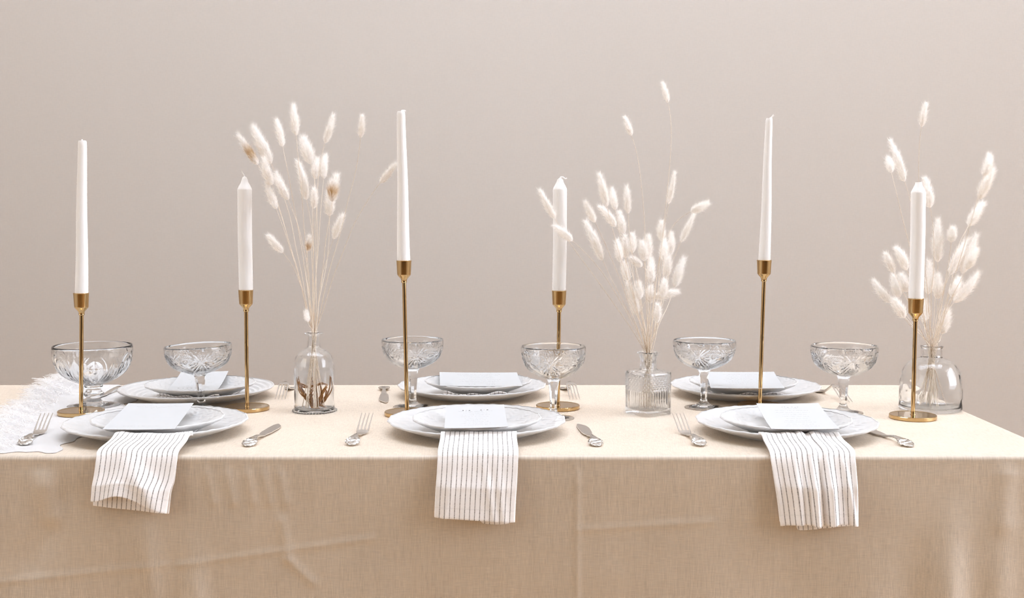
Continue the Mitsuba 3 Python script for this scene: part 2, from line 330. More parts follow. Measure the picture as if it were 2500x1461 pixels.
levels = [(-.020, 0.0), (-.010, 0.0)]
for a in np.linspace(12, 90, 8): levels.append((-.008 + .008 * math.sin(math.radians(a)), -.008 + .008 * math.cos(math.radians(a))))
zs = np.concatenate([np.linspace(-.011, -.30, 110), np.linspace(-.31, -.735, 30)])
R = []
for off, z in levels:
    P, N = perimeter(X0, X1, Y0, Y1, .03)
    R.append(np.column_stack([P + N * off, np.full(len(P), ZT + z)]))
for z in zs:
    P, N = perimeter(X0, X1, Y0, Y1, .03)
    o = cloth_out(P, N, z) * np.clip((-z - .008) / .02, 0, 1)
    R.append(np.column_stack([P + N * o[:, None], np.full(len(P), ZT + z)]))
R = np.array(R)[::-1]          # from the hem up, so that the loft faces outwards
tc = rings(R, cap0=False, cap1=True)
labels['tablecloth'] = {'label': 'oatmeal linen tablecloth spread over the whole table and hanging down its front', 'category': 'tablecloth', 'kind': 'thing'}
put('tablecloth', tc, 'mat_linen', True)

# ---------------------------------------------------------------- gauze runner with a frayed edge
def build_gauze():
    rng = np.random.default_rng(3)
    k = thing('gauze_runner', 'crumpled white gauze cloth with a frayed fringe lying across the left end of the table', 'cloth')
    yy = [1.742, 1.85, 1.969, 2.123, 2.309, 2.40, 2.442]
    xl = [-.815, -.84, -.872, -.905, -.935, -.945, -.93]
    xr = [-.690, -.700, -.715, -.722, -.735, -.785, -.83]
    n, m = 150, 60
    y = np.linspace(yy[0], yy[-1], n)
    L = np.interp(y, yy, xl) + .006 * np.sin(y * 61) + .004 * np.sin(y * 143)
    Rr = np.interp(y, yy, xr)
    u = np.linspace(0, 1, m)
    x = L[:, None] + (Rr - L)[:, None] * u
    Y = np.repeat(y[:, None], m, 1)
    Y = Y + np.clip(1 - (Y - yy[0]) / .05, 0, 1) * (.005 * np.sin(x * 75) + .003 * np.sin(x * 190))
    x = x + np.clip((u[None] - .6) / .4, 0, 1) * (.006 * np.sin(y * 48) + .004 * np.sin(y * 111))[:, None]
    bump = meshkit.fbm(np.stack([x * 28, Y * 16, x * 0], -1), 3, 5)
    edge = np.exp(-((x - L[:, None]) / .036) ** 2)
    back = np.clip((Y - 2.16) / .26, 0, 1)
    h = .0012 + edge * (.004 + .016 * bump) * (1 + .9 * back) * np.clip((Y - 1.742) / .06, 0, 1)
    flat = np.exp(-(((x + .7765) ** 2 + (Y - 2.0794) ** 2) / .055 ** 2) ** 3) + np.exp(-(((x + .787) ** 2 + (Y - 2.1739) ** 2) / .06 ** 2) ** 3)
    h = np.where(x > L[:, None] + .07, .0012, h) * 1.0
    h = h * (1 - np.clip(flat, 0, 1)) + .0012 * np.clip(flat, 0, 1)
    top = np.stack([x, Y, ZT + h], -1).reshape(-1, 3); bot = top - [0, 0, .0008]
    f = grid_faces(n, m, False)
    idx = np.arange(n * m).reshape(n, m)
    rim = np.concatenate([idx[0, :], idx[1:, -1], idx[-1, -2::-1], idx[-2:0:-1, 0]]); r2 = np.roll(rim, -1); o = n * m
    side = np.vstack([np.stack([rim, r2 + o, r2], 1), np.stack([rim, rim + o, r2 + o], 1)])
    # grid_faces runs rows along y, columns along x: its faces look down, so turn them over
    mesh = trimesh.Trimesh(np.vstack([top, bot]), np.vstack([f[:, ::-1], f + o, side]), process=False)
    put(k + '__cloth', mesh, 'mat_gauze', 40)
    V, F = [], []
    for q in range(2300):
        t = rng.random(); i = min(int(t * (n - 1)), n - 2)
        inl = rng.random() ** 2 * .05 if rng.random() < .62 else 0
        b = np.array([L[i] + inl, y[i], 0]); j = int(np.clip(inl / (Rr[i] - L[i]) * (m - 1), 0, m - 1))
        b[2] = ZT + h[i, j]
        if flat[i, j] > .3: continue
        a = rng.normal(0, .75); ln = rng.uniform(.008, .026) * (1.0 if inl == 0 else .7)
        d = np.array([-math.cos(a), math.sin(a) * .9, rng.uniform(.0, .75)]); d /= np.linalg.norm(d)
        pts = [b, b + d * ln * .5 + [0, 0, .001], b + d * ln + [rng.normal(0, .002), rng.normal(0, .002), -ln * .15]]
        pts[2][2] = max(pts[2][2], ZT + .0012)
        w = rng.uniform(.00035, .0007)
        side_ = np.cross(d, [0.2, -.9, .4]); side_ /= np.linalg.norm(side_); o2 = len(V)
        for p, ww in zip(pts, (w, w, w * .4)): V += [p - side_ * ww, p + side_ * ww]
        F += [[o2, o2 + 1, o2 + 3], [o2, o2 + 3, o2 + 2], [o2 + 2, o2 + 3, o2 + 5], [o2 + 2, o2 + 5, o2 + 4]]
    kk = put(k + '__fringe', trimesh.Trimesh(np.array(V), np.array(F), process=False), 'mat_fringe', True)
    labels[kk] = {'label': 'loose white threads of the frayed edge', 'kind': 'stuff'}
build_gauze()

# ---------------------------------------------------------------- plates
def plate_mesh(Rad, well, h, style, seed=0):
    """h: height of the rim; base stands on 0"""
    prof = [(0, .0028), (well * .55, .0028), (well * .86, .0026), (well * .875, 0.0), (well * .93, 0.0), (well * .955, .0030)]
    prof += [(well + (Rad - well) * t, .0035 + (h - .0075) * (t ** 1.25)) for t in np.linspace(.08, 1, 16)]
    prof += [(Rad + .0013, h - .0028), (Rad + .0016, h - .0014), (Rad + .0008, h - .0003), (Rad - .0008, h)]
    prof += [(well + (Rad - well) * t, .0062 + (h - .0070) * (t ** 1.25)) for t in np.linspace(.985, .06, 34)]
    prof += [(well * .99, .0061), (well * .93, .0056), (well * .7, .0055), (well * .35, .0055), (0, .0055)]
    prof = np.array(prof); top = np.zeros(len(prof), bool); top[24:62] = True

    def mod(th, r, z):
        t = np.clip((r - well) / (Rad - well), 0, 1)
        up = top[:, None] * np.ones_like(th)
        if style == 'rings':
            dz = .0008 * np.sin(t * 2 * np.pi * 5) * up * (t > .05) * (t < .97)
            return r + 0 * th, z + dz
        # embossed feathered border with a softly scalloped edge
        n = 20
        sc = np.clip((t - .7) / .3, 0, 1) ** 2
        r2 = r * (1 + .0065 * sc * np.cos(n * th) + .002 * sc * np.cos(3 * n * th))
        band = np.clip((t - .12) / .15, 0, 1) * np.clip((.97 - t) / .1, 0, 1)
        fan = np.abs(((th * n / (2 * np.pi) + .25 * np.sin(t * 3.2)) % 1) - .5) * 2
        fea = np.sin((t * 9 + fan * 2.6) * np.pi)
        dz = up * band * (.00055 * fea * (.35 + .65 * fan) + .0005 * (fan > .82))
        dz = dz + up * .0007 * np.exp(-((t - .95) / .04) ** 2) * np.cos(n * 2 * th)
        return r2, z + dz
    return lathe(prof, 240, mod)

CH_F, CH_S = 'feather', 'rings'
charger = plate_mesh(.1455, .098, .0225, 'feather'); charger_r = plate_mesh(.1475, .098, .0225, 'rings')
salad = plate_mesh(.1030, .066, .0225, 'feather')
CHARGERS = [(-.5854, 1.9000, 0), (-.0585, 1.9150, 0), (.4525, 1.9050, 0), (-.6200, 2.2750, 1), (-.0797, 2.3060, 0), (.4650, 2.3060, 0)]
SALADS = [(-.5735, 1.8700), (-.0570, 1.8740), (.4430, 1.8680), (-.6020, 2.2360), (-.0661, 2.2740), (.4532, 2.2680)]
PLACE = ['at the near left place', 'at the near middle place', 'at the near right place', 'at the far left place', 'at the far middle place', 'at the far right place']
for (x, y, ring), pl in zip(CHARGERS, PLACE):
    lab = ('large white plate with concentric rings on its rim, ' if ring else 'large white plate with a scalloped rim, ') + 'undermost ' + pl
    k = thing('dinner_plate', lab, 'plate', 'large white plates at the six place settings')
    put(k, moved(charger_r if ring else charger, x, y, 0.0004, x * 3), 'mat_porcelain', 40)
ZS = 0.0104
for i, ((x, y), pl) in enumerate(zip(SALADS, PLACE)):
    k = thing('side_plate', 'small white embossed plate under the menu card ' + pl, 'plate', 'small white plates at the six place settings')
    put(k, moved(salad, x, y, ZS + (.0032 if i > 2 else 0), y * 5), 'mat_porcelain', 40)

# ---------------------------------------------------------------- menu cards
def card_print(kind, w, l, seed):
    rng = np.random.default_rng(seed); Q = []; D = []
    def bar(lst, x, y, ww, hh):
        lst.append(([x - ww / 2, y - hh / 2], [x + ww / 2, y - hh / 2], [x + ww / 2, y + hh / 2], [x - ww / 2, y + hh / 2]))
    def line(lst, y, width, h=.0011):
        x = -width / 2
        while x < width / 2:
            ww = min(rng.uniform(.003, .010), width / 2 - x)
            if ww > .001: bar(lst, x + ww / 2, y, ww, h)
            x += ww + .0018
    flip = -1 if kind in ('back', 'back_dots', 'back_rows') else 1
    ys = np.linspace(.25, -.36, 9) * l * flip
    if kind == 'script': ys = ys[-1:] * 1.05
    for i, y in enumerate(ys):
        line(Q, y, w * rng.uniform(.32, .58), .0011)
    if kind == 'pairs':
        for x in (-.020, -.0095, .0095, .020): bar(D, x, .30 * l, .0026, .0042)
        for x in (-.0148, .0148): bar(D, x, .30 * l, .0022, .0012)
        line(Q, .235 * l, w * .26)
    if kind == 'heading':
        for x in (-.012, -.008, -.003, .004, .009, .013): bar(Q, x, .37 * l + .002 * math.sin(x * 500), .0022, .0035)
        line(Q, .32 * l, w * .24)
    if kind == 'back_dots':
        for x in np.linspace(-.028, .012, 6): bar(D, x, -.345 * l, .0030, .0032)
    if kind == 'back_rows':
        for x in (-.022, -.017, -.012, .012, .016, .022, .026): bar(D if abs(x) > 3 else Q, x, -.36 * l, .0028, .003)
    if kind == 'script':
        t = np.linspace(0, 1, 90)
        px = (-.34 + .68 * t) * w; py = .36 * l + .007 * np.sin(t * 46) * (0.35 + np.exp(-((t - .35) / .16) ** 2)) + .004 * np.sin(t * 9)
        for a in range(len(t) - 1):
            Q.append(([px[a], py[a] - .0005], [px[a + 1], py[a + 1] - .0005], [px[a + 1], py[a + 1] + .0005], [px[a], py[a] + .0005]))
    def mesh(lst):
        V = np.array([[*p, .00045] for q in lst for p in q]); F = np.array([[4 * i, 4 * i + 1, 4 * i + 2, 4 * i + 3] for i in range(len(lst))])
        F = np.vstack([F[:, [0, 1, 2]], F[:, [0, 2, 3]]])
        return trimesh.Trimesh(V, F, process=False)
    return mesh(Q), (mesh(D) if D else None)

def rot3(yaw, pit, rol):
    cy, sy, cp, sp, cr, sr = math.cos(yaw), math.sin(yaw), math.cos(pit), math.sin(pit), math.cos(rol), math.sin(rol)
    return np.array([[cy, -sy, 0], [sy, cy, 0], [0, 0, 1]]) @ np.array([[1, 0, 0], [0, cp, -sp], [0, sp, cp]]) @ np.array([[cr, 0, sr], [0, 1, 0], [-sr, 0, cr]])

for i, (x, y, z, yaw, pit, rol, w, l) in enumerate(CARDS):
    kind = ['script', 'pairs', 'heading', 'back_dots', 'back_rows', 'back'][i]
    look = ['white card with a faint handwritten heading', 'card headed by two pairs of marks', 'white card with a small grey monogram',
            'card with a row of dark dots', 'wide card with grey rows of print', 'card with pale rows of print'][i]
    k = thing('menu_card', look + ' lying on the plates ' + PLACE[i], 'card', 'menu cards on the plates')
    M = np.eye(4); M[:3, :3] = rot3(yaw, pit, rol); M[:3, 3] = [x, y - (.010 if i < 3 else 0), ZT + z - .0015]
    # paper with a faint bow
    nx, ny = 12, 16
    gx, gy = np.meshgrid(np.linspace(-w / 2, w / 2, nx), np.linspace(-l / 2, l / 2, ny))
    bow = lambda a, b: .0016 * ((2 * b / l) ** 2 - .4) * (.5 + .5 * i % 2) + .0008 * (2 * a / w) ** 2
    topv = np.stack([gx, gy, bow(gx, gy) + .0003], -1).reshape(-1, 3); botv = topv - [0, 0, .0006]
    f = grid_faces(ny, nx, False); idx = np.arange(nx * ny).reshape(ny, nx); o = nx * ny
    rim = np.concatenate([idx[0, :], idx[1:, -1], idx[-1, -2::-1], idx[-2:0:-1, 0]]); r2 = np.roll(rim, -1)
    m = trimesh.Trimesh(np.vstack([topv, botv]), np.vstack([f, f[:, ::-1] + o, np.stack([rim, rim + o, r2 + o], 1), np.stack([rim, r2 + o, r2], 1)]), process=False)
    m.apply_transform(M); put(k + '__paper', m, 'mat_card', 40)
    q, d = card_print(kind, w, l, 40 + i)
    for mm, nm, mt in ((q, 'print', 'mat_ink'), (d, 'heading', 'mat_ink_dark')):
        if mm is None: continue
        v = mm.vertices.copy(); v[:, 2] += bow(v[:, 0], v[:, 1]); mm.vertices = v
        mm.apply_transform(M); kk = put(k + '__' + nm, mm, mt, False)
        labels[kk] = {'label': 'pale grey lines of print' if nm == 'print' else 'dark printed marks', 'kind': 'stuff'}

# ---------------------------------------------------------------- napkins
def sheet(P, U, V, thick):
    """cloth sheet from a grid of points P (n, m, 3) with uv, of a given thickness"""
    n, m = P.shape[:2]
    du, dv = np.gradient(P, axis=1), np.gradient(P, axis=0)
    N = np.cross(du, dv); N /= np.linalg.norm(N, axis=-1, keepdims=True) + 1e-12
    A = (P + N * thick / 2).reshape(-1, 3); B = (P - N * thick / 2).reshape(-1, 3); o = n * m
    f = grid_faces(n, m, False); idx = np.arange(o).reshape(n, m)
    rim = np.concatenate([idx[0, :], idx[1:, -1], idx[-1, -2::-1], idx[-2:0:-1, 0]]); r2 = np.roll(rim, -1)
    F = np.vstack([f, f[:, ::-1] + o, np.stack([rim, rim + o, r2 + o], 1), np.stack([rim, r2 + o, r2], 1)])
    uv = np.stack([U.ravel(), V.ravel()], 1)
    return trimesh.Trimesh(np.vstack([A, B]), F, process=False), np.vstack([uv, uv])

def over_plate(x, y, z, c, off):
    # keeps the cloth above the well and rim of the charger that it lies on
    r = np.hypot(x - c[0], y - c[1]); t = np.clip((r - .098) / (.1455 - .098), 0, 1)
    zp = .0062 + (.0225 - .0070) * t ** 1.25 + .0016
    flat = np.where((y > c[1] - .1475) & (y < c[1] + .1475), .0241 + off - np.clip(r - .1475, 0, 1) * .22, -1)
    return np.where(r < .1475, np.maximum(z, zp + off), np.maximum(z, flat))

def hanging_napkin(k, rows, hem, folds, gap, seed, name, plate, off, thick=.0012, dn=0.0):
    """rows: (y, z, x left, x right) from under the plate to the bottom; hem(u) shifts the bottom edge; folds: (u0, u1, width, height)"""
    rows = np.array(rows, float); n, m = 110, 90
    C = curve(rows, n)
    u = np.linspace(0, 1, m)
    s = np.concatenate([[0], np.cumsum(np.linalg.norm(np.diff(C[:, :2], axis=0), axis=1))])
    hang = np.clip((-C[:, 1] - .004) / .04, 0, 1)
    lift = np.clip((C[:, 0] < 1.80) * 1.0, 0, 1) * np.clip((1.80 - C[:, 0]) / .05, 0, 1)
    x = C[:, 2:3] + (C[:, 3:4] - C[:, 2:3]) * u
    y = np.repeat(C[:, :1], m, 1); z = np.repeat(C[:, 1:2], m, 1)
    frac = np.clip(-C[:, 1] / -rows[-1, 1], 0, 1)[:, None]
    z = z + hem(u)[None] * frac ** 1.5
    f = np.zeros((n, m)); tt = np.linspace(0, 1, n)[:, None]; hh = np.clip((tt - .45) / .55, 0, 1)
    for u0, u1, w, a in folds:
        uc = u0 + (u1 - u0) * hh
        f += a * np.exp(-((u[None] - uc) / w) ** 2)
    f += .0012 * (meshkit.fbm(np.stack([x * 40 + seed, z * 40, x * 0 + seed], -1), 3, seed) - .5)
    y = y - (f * hang[:, None] + gap * hang[:, None] * (.35 + .65 * np.sin(u * np.pi)[None] ** .5 * frac + .35 * frac)); z = z + f * .35 * (1 - hang[:, None]) * lift[:, None] - dn
    y = y - .006 * hang[:, None] ** 2 * frac ** 3 * 0
    z = over_plate(x, y, z, plate, off)
    width = .122
    V = (s[-1] - s)[:, None] + 0 * u
    m_, uv = sheet(np.stack([x, y, ZT + z], -1), np.repeat(u[None] * width, n, 0), V, thick)
    return put(k + '__' + name, m_, 'mat_napkin', True, uv=uv)

NAP = [  # x left / right at the rim, at the table edge, at the bottom; bottom height
    dict(rim=(-.6020, -.4895), edge=(-.6200, -.4985), bot=(-.6240, -.5110), zb=-.0700,
         front=[(0, .0060), (.12, .0072), (.35, .0150), (.6, .0065), (.82, -.0040), (1, -.0110)], back=[(0, -.0030), (.3, -.0070), (.6, -.0105), (.85, -.0140), (1, -.0150)],
         folds=[(.08, .05, .06, .003), (.05, .85, .17, .009), (.95, .98, .10, .003), (.40, .30, .12, .004)],
         label='pinstriped napkin with a curling bottom edge, draped over the table at the near left place'),
    dict(rim=(-.1090, .0070), edge=(-.1110, .0095), bot=(-.1150, .0040), zb=-.0900,
         front=[(0, .0015), (.5, -.0015), (1, -.0060)], back=[(0, .004), (.5, -.002), (.62, -.0100), (.9, -.0105), (1, -.002)],
         folds=[(.35, .12, .05, .0022), (.62, .86, .05, .0022), (.40, .75, .05, .002), (.9, .9, .1, .001)],
         label='smooth pinstriped napkin hanging straight over the table edge at the near middle place'),
    dict(rim=(.3800, .4980), edge=(.3850, .5120), bot=(.3990, .5130), zb=-.1010,
         front=[(0, -.0005), (.3, .0030), (.55, .001), (.75, .003), (1, .0000)], back=[(0, .004), (.2, .002), (.25, -.0085), (.5, -.0070), (.8, -.0035), (1, -.002)],
         folds=[(.33, .24, .05, .006), (.50, .46, .05, .011), (.585, .57, .035, -.006), (.67, .67, .05, .010), (.75, .95, .035, .005), (1.0, 1.0, .05, .004), (.10, .08, .05, -.003), (.40, .36, .025, .004)],
         label='deeply creased pinstriped napkin draped over the table edge at the near right place'),
]
for i, d in enumerate(NAP):
    sy, cy = SALADS[i][1], CHARGERS[i][1]
    k = thing('napkin', d['label'], 'napkin', 'striped napkins hanging over the table edge')
    (r0, r1), (e0, e1), (b0, b1) = d['rim'], d['edge'], d['bot']
    rim = cy - .1455
    for name, gap, dz, key in (('front_layer', .0130, .0015, 'front'), ('back_layer', .0016, .0001, 'back')):
        rows = [(sy + .05, .0074 + dz, r0 + .024, r1 - .026), (sy - .05, .0074 + dz, r0 + .020, r1 - .024), (cy - .108, .0100 + dz, r0 + .004, r1 - .008),
                (rim + .012, .0226 + dz, r0, r1), (rim - .004, .0247 + dz, r0, r1), (rim - .016, .0180 + dz, r0 * .8 + e0 * .2, r1 * .8 + e1 * .2),
                (1.7245, .0058 + dz, e0, e1), (1.7155, -.006 + dz * .3, e0 * .95 + b0 * .05, e1 * .95 + b1 * .05), (1.7130, -.03, e0 * .7 + b0 * .3, e1 * .7 + b1 * .3),
                (1.7120, d['zb'] * .65, e0 * .3 + b0 * .7, e1 * .3 + b1 * .7), (1.7110, d['zb'], b0, b1)]
        us, zz = zip(*d[key])
        hanging_napkin(k, rows, lambda u, us=us, zz=zz: curve(np.column_stack([us, zz]), 200)[:, 1][np.clip((np.interp(u, curve(np.column_stack([us, zz]), 200)[:, 0], np.arange(200))).astype(int), 0, 199)],
                       d['folds'] if name == 'front_layer' else [(a, b, c, e * .15) for a, b, c, e in d['folds']], gap, 11 + i, name, CHARGERS[i], dz)

# far side: the folded end of a striped napkin shows between the two plates, the rest lies under the small plate
for i, (xa, xb, amp) in enumerate([(-.665, -.545, .0036), (-.130, -.010, .0036), (.395, .515, .0030)]):
    sx, sy = SALADS[i + 3]; cx, cy = CHARGERS[i + 3][:2]
    k = thing('napkin', 'folded striped napkin tucked between the two plates ' + PLACE[i + 3], 'napkin', 'striped napkins tucked between the far plates')
    n, m = 90, 60; u = np.linspace(0, 1, m)
    for name, dz, cut in (('lower_layer', .0, 0.0), ('upper_layer', .0016, .003)):
        near = cy - .137 + cut
        rows = [(near, .0200 + dz, xa, xb), (near + .012, .0165 + dz, xa, xb), (cy - .096, .0082 + dz, xa, xb), (sy - .03, .0078 + dz, xa, xb), (sy, .0078 + dz, xa, xb), (cy + .07, .0078 + dz, xa, xb)]
        C = curve(rows, n)
        x = C[:, 2:3] + (C[:, 3:4] - C[:, 2:3]) * u
        wave = amp * (np.sin(u * 7 + i * 2) * .5 + .5 + .6 * np.sin(u * 15 + i)) * np.clip((near + .022 - C[:, :1]) / .022, 0, 1) * (1.0 if name == 'upper_layer' else .25)
        y = np.repeat(C[:, :1], m, 1) + np.clip((cy - .096 - C[:, :1]) / .041, 0, 1) * (.137 - np.sqrt(.137 ** 2 - (x - cx) ** 2)); z = over_plate(x, y, C[:, 1:2] + np.maximum(wave, 0), (cx, cy), dz)
        s = np.concatenate([[0], np.cumsum(np.linalg.norm(np.diff(C[:, :2], axis=0), axis=1))])
        mm, uv = sheet(np.stack([x[:, ::-1], y, ZT + z[:, ::-1]], -1)[:, ::-1], np.repeat(u[None] * .122, n, 0), (s[-1] - s)[:, None] + 0 * u, .0011)
        put(k + '__' + name, mm, 'mat_napkin', True, uv=uv)

# ---------------------------------------------------------------- cutlery
def place_line(mesh, a, b):
    """local +y axis from the point a to the point b (both on the table)"""
    a, b = np.array(a, float), np.array(b, float)
    yaw = math.atan2(b[1] - a[1], b[0] - a[0]) - math.pi / 2
    m = mesh.copy(); m.apply_transform(trimesh.transformations.rotation_matrix(yaw, [0, 0, 1])); m.apply_translation([a[0], a[1], ZT + a[2]])
    return m

def strip(ys, zs_, ws, ts, n=14, ornament=None):
    R = []
    for y, z, w, t in zip(ys, zs_, ws, ts):
        a = np.arange(n) / n * 2 * np.pi
        c, s = np.cos(a), np.sin(a)
        e = np.sign(c) * np.abs(c) ** .8 * w / 2; g = np.sign(s) * np.abs(s) ** .8 * t / 2
        R.append(np.stack([e, np.full(n, y), z + g], 1))
    R = np.array(R)[:, ::-1]
    if ornament is not None: R = ornament(R)
    return rings(R)

def ornament(R):
    """raised scrolls on the handle"""
    y = R[..., 1]; x = R[..., 0]
    amt = np.exp(-((y - .016) / .016) ** 2) + .35 * np.exp(-((y - .05) / .012) ** 2)
    R = R.copy()
    R[..., 2] += .0011 * amt * (np.sin(x * 900) * np.sin(y * 620) + .6 * np.sin(y * 1250 + x * 300))
    R[..., 0] *= 1 + .10 * amt * np.sin(y * 700)
    return R

def handle(L):
    ys = np.linspace(0, L, 56); t = ys / L
    w = np.interp(t, [0, .03, .10, .2, .3, .42, .55, .7, .88, 1], [.004, .012, .021, .0235, .0185, .0105, .0075, .0062, .0060, .0072])
    th = np.interp(t, [0, .06, .25, .5, 1], [.0016, .0032, .0042, .0034, .0030])
    z = .0026 + .0065 * np.sin(np.clip(t, 0, 1) * np.pi) ** 1.3
    return ys, z, w, th

def fork_parts():
    ys, z, w, th = handle(.085)
    parts = [('handle', strip(ys, z, w, th, 20, ornament))]
    y2 = np.linspace(.083, .108, 18); t = (y2 - .083) / .025
    zc = lambda y: np.interp(y, [.083, .092, .100, .108, .120, .135, .155], [.0030, .0022, .0026, .0050, .0105, .0175, .0255])
    w2 = np.interp(t, [0, .2, .55, .8, 1], [.0072, .0085, .0160, .0195, .0205])
    parts.append(('head', strip(y2, zc(y2), w2, np.full(18, .0022), 16)))
    for q in range(4):
        xq = (-.5 + q / 3) * .0176
        y3 = np.linspace(.1065, .155, 16); t3 = (y3 - .1065) / .0485
        P = np.stack([xq * (1 + .08 * t3), y3, zc(y3)], 1)
        R = []
        for p, tt in zip(P, t3):
            a = np.arange(8) / 8 * 2 * np.pi; wq = .0030 * (1 - .55 * tt); hq = .0022 * (1 - .4 * tt)
            R.append(np.stack([p[0] + np.cos(a) * wq / 2, np.full(8, p[1]), p[2] + np.sin(a) * hq / 2], 1))
        parts.append(('tine', rings(np.array(R)[:, ::-1])))
    return parts

def knife_parts():
    ys, z, w, th = handle(.088)
    w = np.where(ys > .06, np.interp(ys, [.06, .075, .088], [.0072, .0105, .0090]), w)
    parts = [('handle', strip(ys, z * .8, w, th * 1.25, 20, ornament))]
    t = np.linspace(0, 1, 40); L = .104
    lo = np.interp(t, [0, .06, .2, .6, .85, .95, 1], [-.0045, -.0075, -.0092, -.0096, -.0085, -.0068, -.004])
    hi = np.interp(t, [0, .06, .2, .6, .8, .92, 1], [.0045, .0060, .0078, .0092, .0070, .0010, -.0030])
    poly = Polygon(np.vstack([np.column_stack([hi, t * L]), np.column_stack([lo, t * L])[::-1]]))
    m = trimesh.creation.extrude_polygon(poly, .0014, engine='earcut'); m.apply_translation([0, .086, .0018])
    v = m.vertices.copy(); v[:, 2] += np.clip((v[:, 1] - .086) / .104, 0, 1) * -.0012 + .0005; m.vertices = v
    parts.append(('blade', m))
    return parts

FORK, KNIFE = fork_parts(), knife_parts()
def lay(name, parts, a, b, label, group, flip=False):
    k = thing(name, label, name, group)
    for nm, m in parts:
        mm = m.copy()
        if flip:                               # tines pointing down: the fork lies on its face
            v = mm.vertices.copy(); v[:, 2] = .0275 - v[:, 2] - .0243 * np.clip((.085 - v[:, 1]) / .085, 0, 1) ** 1.0; v[:, 0] *= -1; mm.vertices = v
        put(f'{k}__{nm}', place_line(mm, a, b), 'mat_silver', 35)
GC = 'ornate silver cutlery of the near places'
lay('fork', FORK, (-.7582, 1.7850, .0014), (-.7800, 1.9300), 'ornate silver fork lying on the gauze left of the near left plates', GC)
lay('fork', FORK, (-.2505, 1.7900, .0004), (-.2440, 1.9380), 'ornate silver fork left of the near middle plates', GC)
lay('fork', FORK, (.2935, 1.7850, .0004), (.2800, 1.9300), 'ornate silver fork left of the near right plates, beside the square vase', GC)
lay('knife', KNIFE, (-.4110, 1.7830, .0004), (-.3960, 1.9700), 'silver knife with an ornate handle right of the near left plates', GC)
lay('knife', KNIFE, (.1320, 1.7840, .0004), (.1165, 1.9750), 'silver knife with an ornate handle right of the near middle plates', GC)
lay('knife', KNIFE, (.6165, 1.7800, .0004), (.5860, 1.9600), 'silver knife with an ornate handle half under the rim of the near right plates', GC)
GF = 'ornate silver cutlery of the far places'
lay('fork', FORK, (-.4575, 2.3980, .0006), (-.4500, 2.2400), 'silver fork with its tines towards us, behind the bottle with the brown roots', GF, True)
lay('fork', FORK, (.1065, 2.3980, .0006), (.1225, 2.2400), 'silver fork with its tines towards us, right of the far middle plates', GF, True)
lay('fork', FORK, (.6215, 2.3600, .0006), (.6420, 2.2000), 'silver fork right of the far right plates, behind the stem of a coupe', GF, True)
lay('knife', KNIFE, (-.7960, 2.3870, .0016), (-.8230, 2.2000), 'silver knife behind the large coupe, left of the far left plates', GF)
lay('knife', KNIFE, (-.2645, 2.3900, .0004), (-.2440, 2.1950), 'silver knife left of the far middle plates', GF)

# ---------------------------------------------------------------- candlesticks and candles
def candlestick(x, y, xt, zcup, label, zb=0.0):
    """base centre (x, y), cup axis at xt, cup top zcup"""
    k = thing('candlestick', label, 'candlestick', 'slim brass candlesticks')
    base = lathe([(0, 0), (.0375, 0), (.0400, .0006), (.0406, .0018), (.0406, .0062), (.0398, .0072), (.0384, .0074), (.0376, .0070), (.0368, .0066), (.012, .0066), (.0052, .0066), (.0048, .0076), (0, .0076)], 96)
    put(k + '__base', moved(base, x, y, zb), 'mat_brass', 35)
    zc = zcup - .0395
    P = np.array([[x, y, ZT + zb + .006], [xt, y, ZT + zc + .004]])
    put(k + '__rod', tube(np.linspace(P[0], P[1], 4), .00355, 24), 'mat_brass', 40)
    ri = .0128
    cup = lathe([(0, .0), (.0045, .0), (.0052, .0012), (.0048, .004), (.0062, .0075), (.0112, .0130), (.0119, .0142), (.0122, .0150), (.0134, .0385), (.0137, .0393), (.0134, .0399), (.0129, .0395), (ri - .0006, .020), (.010, .0165), (0, .0163)], 64)
    put(k + '__cup', moved(cup, xt, y, zc), 'mat_brass', 35)
    return zc

def candle(k, y, zc, xb, xt, r0, r1, zs, tip, wick, shoulder):
    """xb, zc: bottom; xt, zs: top of the straight body; tip: wax tip height; wick: points relative to the tip"""
    H = zs - zc
    if shoulder: prof = [(r1, H), (r1 * .98, H + .002), (r1 * .80, H + .007), (r1 * .52, H + .0135), (r1 * .40, H + .019), (r1 * .36, (tip - zc) - .0035), (r1 * .24, (tip - zc) - .0008), (.0008, tip - zc)]
    else: prof = [(r1, H), (r1 * .97, H + .003), (r1 * .85, H + .006), (r1 * .55, (tip - zc) - .002), (r1 * .3, (tip - zc) - .0004), (.0008, tip - zc)]
    hc = .0229
    rb = min(r0, .0116)
    prof = [(0, 0), (rb * .88, 0), (rb * .93, .0008), (rb, hc - .001), (min(r0, .0123), hc + .0006), (r0, hc + .0016)] + [(r0 + (r1 - r0) * t, hc + .003 + (H - hc - .003) * t) for t in np.linspace(.02, .98, 24)] + prof
    prof = np.array(prof); m = lathe(prof, 48)
    v = m.vertices.copy(); t = np.clip(v[:, 2] / H, 0, 1.2)
    lean = (xt - xb) * t
    v[:, 0] += lean + .0004 * np.sin(v[:, 2] * 31 + xb * 50)
    m.vertices = v; m.apply_translation([xb, y, ZT + zc])
    put(k + '__wax', m, 'mat_wax', 40)
    top = np.array([xb + (xt - xb) * (tip - zc) / H, y, ZT + tip - .001])
    W = curve([top + np.array([a, 0, b]) for a, b in wick], 14)
    put(k + '__wick', tube(W, np.interp(np.linspace(0, 1, 14), [0, .7, 1], [.0017, .0013, .0017]), 8), 'mat_wick', 40)

